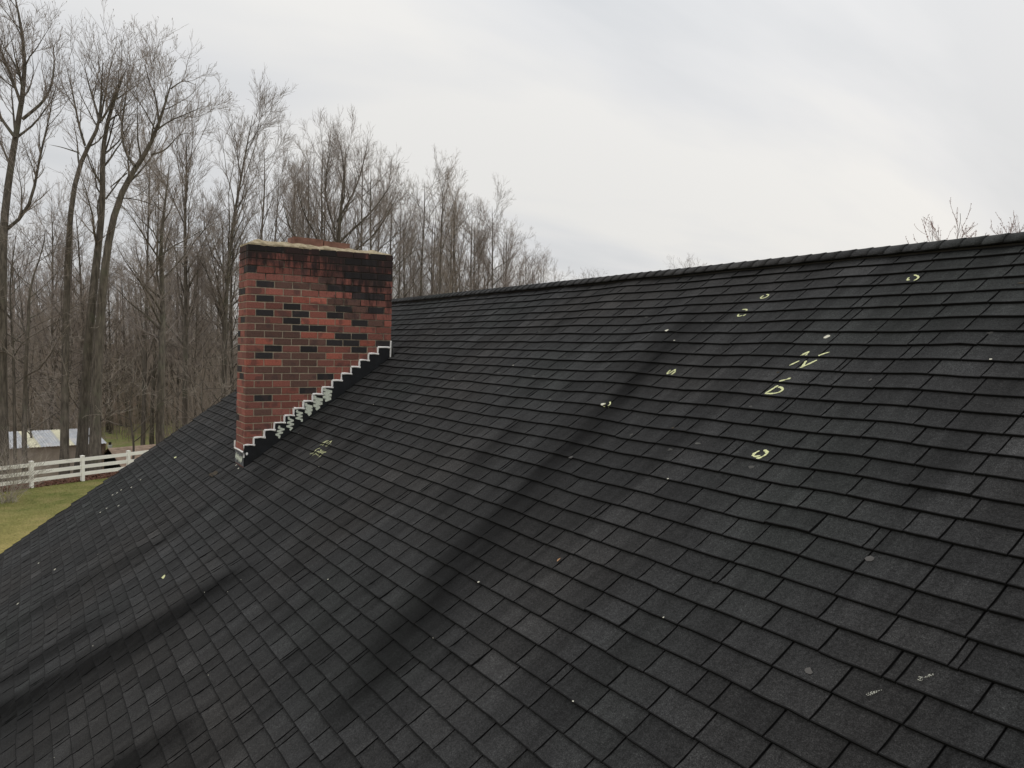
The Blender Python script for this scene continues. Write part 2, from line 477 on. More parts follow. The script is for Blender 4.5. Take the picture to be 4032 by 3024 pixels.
def stain_and_shade(x, s):
    """dark algae and water streaks down the slope, plus shade painted along the creases"""
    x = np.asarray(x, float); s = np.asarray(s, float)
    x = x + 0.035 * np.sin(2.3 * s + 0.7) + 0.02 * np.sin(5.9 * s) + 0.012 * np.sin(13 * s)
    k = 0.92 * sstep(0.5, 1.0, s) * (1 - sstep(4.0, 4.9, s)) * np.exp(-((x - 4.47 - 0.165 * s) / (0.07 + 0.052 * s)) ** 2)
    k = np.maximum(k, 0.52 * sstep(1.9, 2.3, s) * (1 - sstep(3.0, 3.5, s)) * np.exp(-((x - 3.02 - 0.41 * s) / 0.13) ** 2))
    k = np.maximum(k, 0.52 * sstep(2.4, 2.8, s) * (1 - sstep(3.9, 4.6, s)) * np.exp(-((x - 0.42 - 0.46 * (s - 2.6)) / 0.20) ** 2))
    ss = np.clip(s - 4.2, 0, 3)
    k = np.maximum(k, 0.97 * sstep(4.1, 4.5, s) * hump(x, 2.63 - 0.16 * ss - 0.13 * ss ** 2, 0.09 + 0.04 * ss, 0.22 + 0.20 * ss))  # crease bands: shade on their near flanks painted into the tone
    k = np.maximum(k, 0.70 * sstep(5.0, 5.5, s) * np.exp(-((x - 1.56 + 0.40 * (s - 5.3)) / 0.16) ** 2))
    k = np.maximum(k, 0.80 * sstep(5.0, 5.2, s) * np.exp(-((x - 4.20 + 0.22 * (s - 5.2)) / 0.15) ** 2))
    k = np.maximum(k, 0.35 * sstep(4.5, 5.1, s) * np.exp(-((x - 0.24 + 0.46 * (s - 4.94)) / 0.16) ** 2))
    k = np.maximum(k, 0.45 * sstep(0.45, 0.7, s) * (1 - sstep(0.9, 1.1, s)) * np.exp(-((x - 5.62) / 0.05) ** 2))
    # ragged: broken into runs, with thinner runs beside the main bands
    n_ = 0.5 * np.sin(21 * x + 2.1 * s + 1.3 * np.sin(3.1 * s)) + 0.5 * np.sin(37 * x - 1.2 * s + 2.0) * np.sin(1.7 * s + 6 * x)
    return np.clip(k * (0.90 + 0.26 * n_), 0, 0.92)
def rp3(x, s, h):
    """roof coordinates (along ridge, down the slope, proud of the deck) -> world"""
    x, s, h = np.broadcast_arrays(np.asarray(x, float), np.asarray(s, float), np.asarray(h, float))
    return np.stack([x, YR - s * CT - h * ST, ZR - s * ST + h * CT], -1)

BW, BH, JT = 0.2032, 0.07984, 0.0112              # brick module, course module, joint
CW, CD = 8.5 * BW - JT, 0.4220                    # chimney width (up the slope) and depth (along the ridge)
SEAVE = 7.45
SA, SB = (YR - CW) / CT, YR / CT                  # chimney footprint along the slope

house = empty('house', (3.5, YR, 0), 'low house with a black shingle roof and a broad red brick chimney', 'house')
def hlink(name, me, parent=None):
    """parts keep world coordinates"""
    o = bpy.data.objects.new(name, me); COL.objects.link(o)
    o.parent = parent if parent is not None else house
    o.matrix_parent_inverse = Matrix.Identity(4) if parent is not None and parent is not house else Matrix.Translation((-3.5, -YR, 0))
    return o

# walls under the roof
zE = ZR - SEAVE * ST
yS, yN = YR - (SEAVE - 0.5) * CT, YR + (SEAVE - 0.5) * CT
zW = ZR - (SEAVE - 0.5) * ST - 0.16
x0, x1 = XG + 0.25, XE - 0.25
V = [(x0, yS, -0.2), (x1, yS, -0.2), (x1, yN, -0.2), (x0, yN, -0.2), (x0, yS, zW), (x1, yS, zW), (x1, yN, zW), (x0, yN, zW), (x0, YR, ZR - 0.2), (x1, YR, ZR - 0.2)]
hlink('wall', mesh_py('wall', V, [(0, 1, 5, 4), (2, 3, 7, 6), (1, 2, 6, 9, 5), (3, 0, 4, 8, 7), (3, 2, 1, 0)], [MAT['wall']]))

# roof deck (front slope follows the buckling) and plain back slope
xs = np.arange(XG, XE + 0.01, 0.11); ss = np.arange(-0.0, SEAVE + 0.01, 0.16)
GX, GS = np.meshgrid(xs, ss)
top = rp3(GX, GS, relief(GX, GS) * (GS > 0.02) - 0.004)
nx_, ns_ = len(xs), len(ss)
V = top.reshape(-1, 3)
idx = (np.arange(ns_ - 1)[:, None] * nx_ + np.arange(nx_ - 1)[None, :]).reshape(-1)
F = np.stack([idx, idx + nx_, idx + nx_ + 1, idx + 1], -1)
under = rp3(GX, GS, relief(GX, GS) * 0 - 0.12).reshape(-1, 3)
n0 = len(V)
V = np.concatenate([V, under])
F2 = F[:, ::-1] + n0
edge = []
for j in range(nx_ - 1):
    a = (ns_ - 1) * nx_ + j; edge.append((a, a + n0, a + 1 + n0, a + 1))
for i in range(ns_ - 1):
    a = i * nx_; edge.append((a, a + n0, a + nx_ + n0, a + nx_))
    a = i * nx_ + nx_ - 1; edge.append((a, a + nx_, a + nx_ + n0, a + n0))
F = np.concatenate([F, F2, np.array(edge)])
roof = hlink('roof', mesh_np('roof', V, F, False, [MAT['deck']]))
roof['label'] = 'black three-tab shingle slope with buckled seams and yellow chalk marks'
def back_pt(x, s, h): return (x, YR + s * CT + h * ST, ZR - s * ST + h * CT)
V = [back_pt(XG, 0, 0.006), back_pt(XE, 0, 0.006), back_pt(XE, SEAVE, 0.006), back_pt(XG, SEAVE, 0.006),
     back_pt(XG, 0.02, -0.11), back_pt(XE, 0.02, -0.11), back_pt(XE, SEAVE, -0.11), back_pt(XG, SEAVE, -0.11)]
me = mesh_py('back_slope', V, [(0, 1, 2, 3), (7, 6, 5, 4), (0, 3, 7, 4), (2, 1, 5, 6), (3, 2, 6, 7)], [MAT['shingle']])
a_ = me.attributes.new('tone', 'FLOAT', 'POINT'); a_.data.foreach_set('value', [1.0] * 8)
hlink('back_slope', me)

# shingle tabs
TAB, GAP = 0.2580, 0.0058
tabs = []                                         # (xa, xb, course)
ncourse = int((SEAVE + 0.02 - S0) / EXPO) + 1
for k in range(ncourse):
    x = XG - 0.02 - rng.uniform(0, TAB) + (0.5 * TAB if k % 2 else 0)
    left = int(rng.integers(2, 9))
    first = True
    while x < XE:
        wd = TAB + rng.normal(0, 0.003)
        if left == 0:
            wd = float(rng.choice([0.035, 0.05, 0.075, 0.12, 0.15, 0.19])); left = int(rng.integers(3, 11))
        else:
            left -= 1
        xa, xb = max(x, XG - 0.025 + rng.uniform(0, 0.012)), min(x + wd, XE + 0.02)
        x += wd
        if xb - xa < 0.02: continue
        s1 = S0 + k * EXPO
        if s1 > SA - 0.01 and s1 - EXPO < SB - 0.03 and xb > -CD - 0.01 and xa < 0.012:
            if xa < -CD - 0.03: tabs.append((xa, -CD - 0.012, k))
            if xb > 0.03: tabs.append((0.012, xb, k))
            continue
        tabs.append((xa, xb, k))
tabs = np.array(tabs)
NT = len(tabs)
tone = np.clip(1 + rng.normal(0, 0.11, NT), 0.7, 1.4)
tone = np.where(rng.uniform(size=NT) < 0.07, tone * 1.22, tone)
tone = np.where(rng.uniform(size=NT) < 0.06, tone * 0.80, tone)
NV = 32
def tab_geo(xa, xb, k, g, rr):
    """one tab: a curved slab with a thick butt edge and bare asphalt along its cut edges; g = half joint"""
    s1 = S0 + k * EXPO + rr[0]; s0_ = s1 - EXPO - 0.022
    if k == 0: s0_ = 0.03
    wd = xb - xa - 2 * g
    e_ = min(0.0022, wd * 0.2) / wd
    fr = np.array([0.0, e_, 0.34, 0.67, 1 - e_, 1.0])
    X = xa + g + wd * fr
    rows = [(s0_, 0.0012), (s1 - 0.045, 0.0075), (s1 - 0.0050, 0.0142 + rr[1]), (s1, 0.0145 + rr[1])]
    wob = np.array([0, 0, rr[2], rr[3], 0, 0])
    V = []
    for s_, t_ in rows:
        V.append(rp3(X, s_ + wob * (1 if s_ > s1 - 0.01 else 0), relief(X, s_) + t_))
    V.append(rp3(X, s1 + wob - 0.001, relief(X, s1) + 0.0005 + max(0, rr[1] - 0.001)))      # under edge of the butt
    V.append(rp3(X[[0, 5]], s0_, relief(X[[0, 5]], s0_) - 0.003))
    SS = np.concatenate([np.full(6, r_[0]) for r_ in rows] + [np.full(6, s1), np.full(2, s0_)])
    return np.concatenate(V), 1 - stain_and_shade(np.concatenate([X] * 5 + [X[[0, 5]]]), SS)
TABF, TABM = [], []
for r in range(3):
    for c in range(5):
        a = r * 6 + c; TABF.append((a, a + 6, a + 7, a + 1)); TABM.append(1 if (r == 2 or c in (0, 4)) else 0)
for c in range(5):
    a = 18 + c; TABF.append((a, a + 6, a + 7, a + 1)); TABM.append(1)
TABF += [(0, 30, 24, 18), (5, 23, 29, 31)]; TABM += [1, 1]
TABF = np.array(TABF); TABM = np.array(TABM)
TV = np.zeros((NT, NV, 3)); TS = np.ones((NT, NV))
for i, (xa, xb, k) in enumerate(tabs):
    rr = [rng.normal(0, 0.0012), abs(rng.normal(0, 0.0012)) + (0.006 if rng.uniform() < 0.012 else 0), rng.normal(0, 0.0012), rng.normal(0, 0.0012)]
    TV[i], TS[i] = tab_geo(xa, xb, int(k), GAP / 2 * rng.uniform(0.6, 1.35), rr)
# the 300 that show largest become parts of their own
quad = TV[:, [0, 5, 23, 18], :]
q2, zq = project(quad.reshape(-1, 3)); q2 = q2.reshape(NT, 4, 2); zq = zq.reshape(NT, 4)
ar = 0.5 * np.abs(sum(q2[:, i, 0] * q2[:, (i + 1) % 4, 1] - q2[:, (i + 1) % 4, 0] * q2[:, i, 1] for i in range(4)))
mid = q2.mean(1)
vis = (zq.min(1) > 0.3) & (mid[:, 0] > 40) & (mid[:, 0] < 3990) & (mid[:, 1] > 500) & (mid[:, 1] < 2990)
order = np.argsort(-(ar * vis))
big = set(order[:300].tolist())
for i in order[:300]:
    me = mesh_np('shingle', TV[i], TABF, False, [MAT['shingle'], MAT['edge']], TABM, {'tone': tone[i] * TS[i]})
    hlink('shingle', me, roof)
rest = [i for i in range(NT) if i not in big]
V = TV[rest].reshape(-1, 3)
F = (TABF[None] + (np.arange(len(rest)) * NV)[:, None, None]).reshape(-1, 4)
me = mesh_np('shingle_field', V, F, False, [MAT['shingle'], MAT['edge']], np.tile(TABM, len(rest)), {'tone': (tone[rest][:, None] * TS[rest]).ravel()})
tag(hlink('shingle_field', me, roof), kind='stuff')

def surf(x, s):
    """height of the shingle face at a roof point"""
    k = np.ceil((np.asarray(s) - S0) / EXPO - 1e-6)
    u = 1 - (S0 + k * EXPO - s) / EXPO
    return relief(x, s) + 0.0022 + 0.0118 * np.clip(u, 0, 1)

# ridge vent and ridge caps
xs = np.arange(XG, XE + 0.01, 0.06)
def ridge_z(x): return relief(x, np.full_like(x, 0.35)) * 0.25
prof = [(0.0, 0.036), (0.080, 0.040), (0.080, 0.034), (0.074, 0.033), (0.074, 0.017), (0.090, 0.016), (0.094, 0.006), (0.105, 0.005), (0.105, 0.001)]
rows = []
for s_, h_ in prof: rows.append(rp3(xs, s_, h_ + ridge_z(xs) * (s_ > 0.01)))
for s_, h_ in prof: 
    b = rp3(xs, s_, h_ + ridge_z(xs) * (s_ > 0.01)); b[:, 1] = 2 * YR - b[:, 1]; rows.append(b)
V = np.concatenate(rows); n_ = len(xs); F = []
for base in (0, len(prof)):
    for i in range(len(prof) - 1):
        for j in range(n_ - 1):
            a = (base + i) * n_ + j
            F.append((a, a + n_, a + n_ + 1, a + 1) if base == 0 else (a, a + 1, a + n_ + 1, a + n_))
vent = hlink('ridge_vent', mesh_np('ridge_vent', V, np.array(F), False, [MAT['vent']]), roof)
# louvre fins under the cap
fx = np.arange(1.0, 9.5, 0.0135)
z_ = ridge_z(fx)
c8 = []
for dx, s_, h_ in [(0, 0.073, 0.015), (0.005, 0.073, 0.015), (0.005, 0.081, 0.015), (0, 0.081, 0.015), (0, 0.073, 0.037), (0.005, 0.073, 0.037), (0.005, 0.081, 0.037), (0, 0.081, 0.037)]:
    c8.append(rp3(fx + dx, s_, h_ + z_))
V = np.stack(c8, 1).reshape(-1, 3)
F = (np.array(BOXF)[None] + (np.arange(len(fx)) * 8)[:, None, None]).reshape(-1, 4)
tag(hlink('louvre', mesh_np('louvre', V, F, False, [simple('louvre_plastic', (0.035, 0.037, 0.038), 0.5, 0.4)]), roof), kind='stuff')
cx = XG - 0.02
ci = 0
while cx < XE:
    stp = 0.1275 + rng.normal(0, 0.002)
    ln = stp + 0.03
    a_arr = np.linspace(-1, 1, 9)
    rowsV = []
    tn = float(np.clip(1.25 + rng.normal(0, 0.16), 0.8, 1.8))
    jit = rng.normal(0, 0.003)
    for (xx, dh) in ((cx - 0.03, 0.000), (cx + stp * 0.6, 0.0022), (cx + stp, 0.0050 + abs(rng.normal(0, 0.001))), (cx + stp - 0.0005, 0.001)):
        sarr = a_arr * (0.112 + jit)
        rad = np.abs(a_arr)
        hh = 0.042 + dh + 0.012 * np.cos(a_arr * 1.3) - 0.004 * rad ** 4
        q = rp3(np.full(9, xx) + 0.008 * (rad ** 2) * (1 if dh > 0.003 else 0), np.abs(sarr), hh + float(ridge_z(np.array([xx]))[0]))
        # rounded over the ridge
        soft = 0.035 * np.exp(-(sarr / 0.045) ** 2) * 0.45
        q[:, 2] -= soft
        q[:, 1] = np.where(sarr < 0, 2 * YR - q[:, 1], q[:, 1])
        rowsV.append(q)
    V = np.concatenate(rowsV)
    F = []; mi = []
    for r in range(3):
        for c in range(8):
            a = r * 9 + c; F.append((a, a + 1, a + 10, a + 9)); mi.append(1 if r == 2 else 0)
    # thin rim along the lower edge
    n0 = len(V); rim = V[[8, 17, 26]] + np.array([0, 0.004, -0.006]); V = np.concatenate([V, rim])
    F += [(8, n0, n0 + 1, 17), (17, n0 + 1, n0 + 2, 26)]; mi += [1, 1]
    me = mesh_np('ridge_cap', V, np.array(F), True, [MAT['shingle'], MAT['edge']], mi, {'tone': np.full(len(V), tn)})
    hlink('ridge_cap', me, roof)
    cx += stp; ci += 1

# chalk marks, flecks and a leaf on the slope
def ribbon(name, strokes, wd, mat, parent, lab=None, lift=0.0022, jitter=0.25):
    Vs, Fs = [], []
    for pts in strokes:
        P = np.array(pts, float)
        seg = np.linalg.norm(np.diff(P, axis=0), axis=1); cum = np.concatenate([[0], np.cumsum(seg)])
        n_ = max(3, int(cum[-1] / 0.008))
        tt = np.linspace(0, cum[-1], n_)
        Q = np.stack([np.interp(tt, cum, P[:, 0]), np.interp(tt, cum, P[:, 1])], 1)
        if len(P) > 2:
            for _ in range(3): Q[1:-1] = 0.25 * Q[:-2] + 0.5 * Q[1:-1] + 0.25 * Q[2:]
        T = np.gradient(Q, axis=0); T /= np.linalg.norm(T, axis=1, keepdims=True) + 1e-9
        Nn = np.stack([-T[:, 1], T[:, 0]], 1)
        wv = wd / 2 * (1 + rng.normal(0, jitter, n_)); wv[0] *= 0.5; wv[-1] *= 0.4
        A = Q + Nn * wv[:, None]; Bq = Q - Nn * wv[:, None]
        b = sum(len(v) for v in Vs)
        for q in (A, Bq): Vs.append(rp3(q[:, 0], q[:, 1], surf(q[:, 0], q[:, 1]) + lift))
        kk = np.floor((Q[:, 1] - S0) / EXPO)
        for i in range(n_ - 1):
            if kk[i] == kk[i + 1]:                # chalk skips the step between courses
                Fs.append((b + i, b + i + 1, b + n_ + i + 1, b + n_ + i))
    me = mesh_py(name, np.concatenate(Vs), Fs, [mat])
    o = hlink(name, me, parent)
    if lab: o['label'] = lab
    return o
ST_ = {
 'c1': [[(6.175, .39), (6.174, .413), (6.186, .433), (6.202, .426)], [(6.187, .356), (6.221, .374), (6.243, .397), (6.246, .426), (6.232, .438)]],
 'c2': [[(5.108, .503), (5.101, .533), (5.12, .552), (5.148, .545), (5.161, .517), (5.146, .491), (5.119, .489)]],
 'c3': [[(5.056, .693), (5.087, .689), (5.118, .706), (5.105, .717)], [(5.059, .741), (5.065, .771), (5.092, .778), (5.105, .761)], [(5.121, .77), (5.126, .744)]],
 'c4': [[(4.992, 1.445), (4.998, 1.481), (5.012, 1.5), (5.024, 1.484), (5.024, 1.432), (5.055, 1.461), (5.054, 1.503)]],
 'c5': [[(4.742, 1.879), (4.731, 1.905), (4.766, 1.901)], [(4.762, 1.856), (4.795, 1.877), (4.801, 1.902), (4.787, 1.911)]],
 'c6': [[(6.276, 2.092), (6.262, 2.121), (6.269, 2.145), (6.294, 2.147), (6.31, 2.13)], [(6.296, 2.081), (6.326, 2.09), (6.338, 2.109), (6.329, 2.14), (6.306, 2.163)]],
}
for k_, v_ in ST_.items():
    ribbon('chalk_circle', v_, 0.0125 if k_ != 'c6' else 0.016, MAT['chalk'], roof)
ribbon('chalk_letter', [[(5.941, 1.346), (5.971, 1.287)], [(5.958, 1.248), (5.975, 1.195)], [(5.976, 1.193), (5.985, 1.227), (5.993, 1.251)], [(6.018, 1.285), (6.027, 1.316), (6.041, 1.35)], [(6.031, 1.366), (6.05, 1.342), (6.085, 1.271)], [(6.074, 1.25), (6.094, 1.22), (6.124, 1.197)]], 0.015, MAT['chalk'], roof, 'letter N drawn in yellow chalk')
ribbon('chalk_letter', [[(5.98, 1.506), (6.002, 1.493), (6.022, 1.478), (6.035, 1.462)], [(5.989, 1.533), (5.977, 1.595), (5.964, 1.626)], [(5.964, 1.626), (6.017, 1.623), (6.053, 1.604), (6.058, 1.574), (6.028, 1.551), (6.001, 1.549)]], 0.014, MAT['chalk'], roof, 'letter D with a dash drawn in yellow chalk')
ribbon('chalk_writing', [[(1.155, 2.983), (1.189, 2.938), (1.2, 2.902)], [(1.2, 2.902), (1.205, 2.944), (1.22, 2.981)], [(1.22, 2.981), (1.23, 2.942), (1.234, 2.899)], [(1.32, 2.89), (1.295, 2.922), (1.292, 2.967)], [(1.316, 2.9), (1.361, 2.927), (1.357, 2.958), (1.318, 2.977)]], 0.011, MAT['chalk'], roof, 'small yellow chalk word NO')
ribbon('chalk_writing', [[(1.263, 3.021), (1.218, 3.047), (1.22, 3.062), (1.257, 3.067), (1.245, 3.09), (1.189, 3.126)], [(1.297, 3.13), (1.319, 3.081), (1.321, 3.054)], [(1.33, 3.076), (1.372, 3.056), (1.355, 3.036), (1.324, 3.042)], [(1.351, 3.107), (1.379, 3.081), (1.392, 3.052)], [(1.409, 3.114), (1.41, 3.075), (1.406, 3.035)], [(1.467, 3.122), (1.471, 3.084), (1.48, 3.053)], [(1.418, 3.065), (1.454, 3.052), (1.507, 3.039)]], 0.011, MAT['chalk'], roof, 'small yellow chalk word SPOT')
def fleck(name, x, s, rx, rs, mat, n=9, lift=0.002):
    a = np.arange(n) * 2 * np.pi / n; k = 1 + rng.normal(0, 0.22, n)
    X = x + rx * k * np.cos(a); S = s + rs * k * np.sin(a)
    P = rp3(X, S, surf(x, s) + lift); c = rp3(x, s, surf(x, s) + lift + 0.0012)
    return hlink(name, mesh_py(name, np.concatenate([P, c[None]]), [(i, (i + 1) % n, n) for i in range(n)], [mat]), roof)
fleck('chalk_spot', 5.998, 1.032, 0.022, 0.020, MAT['pale'])
fleck('chalk_spot', 1.473, 4.858, 0.042, 0.022, MAT['chalk'])
fleck('chalk_spot', -2.70, 3.979, 0.05, 0.018, MAT['chalk'])
for (x, s) in [(4.521, .974), (4.723, 1.895), (-.473, 3.50), (-2.647, 5.127), (-3.163, 4.898), (-3.124, 4.838), (-3.085, 4.778), (-2.596, 5.037), (-2.26, 4.897), (-2.778, 4.651), (-2.85, 4.5), (7.231, 2.606), (7.33, 3.177), (-2.335, 6.006), (-1.167, 6.264), (-1.448, 5.812), (-.30, 3.62), (-.12, 3.64)]:
    g_ = x > 6
    fleck('paint_fleck', x, s, 0.017 if not g_ else 0.02, 0.013, MAT['pale'] if not g_ else simple('worn_granules', (0.10, 0.095, 0.09), 0.9, 0.2), 7)
for _ in range(50):                                # grit and small worn flecks caught on the butt edges
    k = int(rng.integers(6, 50)); x = rng.uniform(-3.5, 7.5); s = S0 + k * EXPO - abs(rng.normal(0, 0.012))
    r0 = rng.uniform(0.002, 0.006)
    fleck('grit', x, s, r0 * 1.5, r0, MAT['pale'], 5, 0.003)
for _ in range(22):
    fleck('worn_spot', rng.uniform(2.0, 7.2), rng.uniform(0.3, 3.2), rng.uniform(0.008, 0.022), rng.uniform(0.006, 0.014), simple('bare_granules', (0.085, 0.083, 0.078), 0.9, 0.2), 8, 0.0012) if _ < 1 else fleck('worn_spot', rng.uniform(2.0, 7.2), rng.uniform(0.3, 3.2), rng.uniform(0.008, 0.022), rng.uniform(0.006, 0.014), bpy.data.materials['bare_granules'], 8, 0.0012)
fleck('rust_patch', -0.55, 3.86, 0.12, 0.05, MAT['ochre'], 11)
for x, s, rx in [(7.25, 0.73, 0.05), (6.9, 0.53, 0.02), (6.02, 1.655, 0.02), (5.9, 1.41, 0.012), (5.55, 2.02, 0.015)]:
    fleck('rust_patch', x, s, rx, 0.006, MAT['ochre'], 8)
fleck('dry_leaf', 5.705, 3.153, 0.006, 0.016, MAT['leaf'], 8, 0.008)
for x, s in [(7.572, 3.145), (7.684, 3.018)]:
    ribbon('chalk_smudge', [[(x - 0.012, s + 0.03), (x + 0.02, s - 0.015)]], 0.013, MAT['smudge'], roof, None, 0.002, 0.6)

# ------------------------------------------------------------------ chimney
LEAN = 0.014
def ch(x, y, z):                                   # slight lean up the slope; z measured from the brick top
    return (x, y + LEAN * z, Z0 + z)
DARK = {(0,0),(0,1),(0,4),(0,7),(1,6),(1,7),(3,0),(3,6),(3,7),(3,8),(5,1),(5,5),(5,6),(6,6),(6,7),(7,1),(8,2),(8,5),(8,7),(9,1),(9,3),(9,5),(10,2),(10,6),(11,3),(11,4),(12,5),(12,6),(13,5),(13,6),(13,8),(14,1),(14,3),(14,6),(15,1),(18,4),(20,3),(21,1)}
BROWN = {(4,4),(4,7),(5,2),(5,3),(5,4),(7,5),(7,6),(8,4),(8,6),(9,6),(10,0),(10,7),(11,1),(11,2),(12,0),(12,1),(12,2),(13,2),(13,3),(13,4),(15,2),(15,3),(15,4),(16,2),(16,3),(17,1),(17,2),(17,3),(17,4),(18,1),(18,2),(18,3),(19,3),(20,0),(20,1),(23,1)}
BRIGHT = {(7,3),(7,4),(10,3),(10,4),(10,5),(12,3),(12,4),(13,1),(13,7),(15,5),(16,0),(16,1)}
CZ = 31.6 * BH                                     # visible brickwork height at the low side
core = MB()
i_ = 0.0062
core.add([ch(*v) for v in box_v(-CD + i_, -i_, i_, CW - i_, -CZ - 0.25, -0.002)], BOXF)
chim = hlink('chimney', mesh_py('chimney', core.V, core.F, [MAT['mortar']]))
chim['label'] = 'red and charcoal brick chimney with soot stains and stepped black flashing'
def rz(y): return (ZR - Z0) - (YR - y) * ST / CT   # roof line at y, measured from the brick top
protos = {}
def brick_mesh(dx, dy, dz):
    key = (round(dx, 3), round(dy, 3), round(dz, 3))
    if key not in protos:
        b = 0.0022
        V = []; F = []
        # chamfered block: outer face ring inset
        for (x, y, z) in box_v(-dx / 2, dx / 2, -dy / 2, dy / 2, -dz / 2, dz / 2):
            sx, sy, sz = np.sign(x), np.sign(y), np.sign(z)
            V += [(x - sx * b, y - sy * b, z), (x - sx * b, y, z - sz * b), (x, y - sy * b, z - sz * b)]
        import bmesh
        bm = bmesh.new()
        for v in V: bm.verts.new(v)
        bmesh.ops.convex_hull(bm, input=bm.verts)
        me = bpy.data.meshes.new('brick'); bm.to_mesh(me); bm.free()
        me.materials.append(MAT['brick'])
        protos[key] = me
    return protos[key]
def put_brick(x0, x1, y0, y1, row, color):
    z1 = -row * BH - JT * 0.35; z0 = -(row + 1) * BH + JT * 0.65
    cx_, cy_, cz_ = (x0 + x1) / 2, (y0 + y1) / 2, (z0 + z1) / 2
    o = bpy.data.objects.new('brick', brick_mesh(x1 - x0, y1 - y0, z1 - z0)); COL.objects.link(o)
    o.parent = chim
    j = rng.normal(0, 0.0012, 3)
    p = ch(cx_, cy_, cz_); o.location = (p[0] + j[0], p[1] + j[1] * 0.5, p[2] + j[2] * 0.5)
    o.rotation_euler = (rng.normal(0, 0.003), rng.normal(0, 0.004), rng.normal(0, 0.004))
    o.color = (*color, 1)
def bcol(row, i, force=None):
    v = rng.normal(1, 0.09)
    if force == 'D' or (force is None and (row, i) in DARK): c = (0.034, 0.031, 0.032)
    elif force is None and (row, i) in BROWN: c = (0.135, 0.076, 0.062)
    elif force is None and (row, i) in BRIGHT: c = (0.37, 0.118, 0.085)
    else:
        t = rng.uniform()
        c = tuple(np.array([0.185, 0.082, 0.067]) * (1 - t) + np.array([0.315, 0.112, 0.086]) * t)
        if force is None and row < 4: c = tuple(np.array(c) * 0.72)
    return tuple(float(x * v) for x in c)
BT = 0.092
nb = 0
for row in range(32):
    zt, zb = -row * BH, -(row + 1) * BH
    # long (ridge-wise) face
    edges = [i * BW for i in range(9)] + [8.5 * BW] if row % 2 == 0 else [0] + [(i + 0.5) * BW for i in range(9)]
    for i in range(len(edges) - 1):
        y0, y1 = edges[i], edges[i + 1] - JT
        if rz(y0) > zt + 0.02: continue            # wholly below the roof
        dpt = BT
        if i == 0 and row % 2 == 1: dpt = BW - JT   # corner header = end of the side face's stretcher
        put_brick(-dpt, 0.0, y0, y1, row, bcol(row, i)); nb += 1
    # narrow down-slope face
    if row % 2 == 0:
        spans = [(-(BT + JT) - (BW - JT), -(BT + JT)), (-CD, -(BT + JT) - BW)]
    else:
        spans = [(-CD, -BW)]
    for si, (a, b) in enumerate(spans):
        f = 'D' if rng.uniform() < 0.24 else ('R' if rng.uniform() < 0.8 else None)
        if rz(0) > zt + 0.02: continue
        put_brick(a, b, 0.0, BT, row, bcol(row, 99, f)); nb += 1
# brickwork on the two far faces, joined
mb = MB()
for row in range(26):
    z1 = -row * BH - JT * 0.35; z0 = -(row + 1) * BH + JT * 0.65
    y = 0.0 if row % 2 == 0 else -BW / 2
    while y < CW:
        a, b = max(y, BT + JT if True else 0), min(y + BW - JT, CW)
        if b - a > 0.03: mb.add([ch(*v) for v in box_v(-CD, -CD + 0.03, a, b, z0, z1)], BOXF)
        y += BW
    x = -CD + 0.035
    while x < -BT - JT and row < 17:
        b = min(x + BW - JT, -BT - JT)
        if b - x > 0.03: mb.add([ch(*v) for v in box_v(x, b, CW - 0.03, CW, z0, z1)], BOXF)
        x += BW
o = mb.build('far_brickwork', MAT['brick'], chim); o.color = (0.34, 0.10, 0.065, 1); o['kind'] = 'stuff'
# cement crown
nx_, ny_ = 14, 60
xs = np.linspace(-CD + 0.004, -0.002, nx_); ys = np.linspace(0.004, CW - 0.004, ny_)
lump = lambda x, y: 0.006 * math.sin(9 * y + 3) * math.sin(17 * x + 5 * y) + 0.005 * math.sin(23 * y + 11 * x) + 0.004 * math.sin(41 * y - 19 * x + 1)
V = []
for iy, y in enumerate(ys):
    for ix, x in enumerate(xs):
        ex = min(ix, nx_ - 1 - ix) / 3.0; ey = min(iy, ny_ - 1 - iy) / 5.0
        k = min(1, ex, ey)
        h = 0.014 + 0.044 * math.sin(min(1, k) * math.pi / 2) + lump(x, y) * (0.4 + 0.8 * k) + rng.normal(0, 0.0016)
        V.append(ch(x + 0.5 * lump(y, x), y, h - 0.012 * y))
n0 = len(V)
per = [(0, iy) for iy in range(ny_)] + [(ix, ny_ - 1) for ix in range(1, nx_)] + [(nx_ - 1, iy) for iy in range(ny_ - 2, -1, -1)] + [(ix, 0) for ix in range(nx_ - 2, 0, -1)]
for ix, iy in per:
    v = V[iy * nx_ + ix]; V.append((v[0], v[1], Z0 - 0.004 - 0.012 * rng.uniform(0, 1)))
F = [(iy * nx_ + ix, iy * nx_ + ix + 1, (iy + 1) * nx_ + ix + 1, (iy + 1) * nx_ + ix) for iy in range(ny_ - 1) for ix in range(nx_ - 1)]
for i in range(len(per)):
    j = (i + 1) % len(per)
    a = per[i][1] * nx_ + per[i][0]; b = per[j][1] * nx_ + per[j][0]
    F.append((b, a, n0 + i, n0 + j))
o = hlink('crown', mesh_py('crown', V, F, [MAT['crown']]), chim); o['label'] = 'tan cement cap on the chimney top'
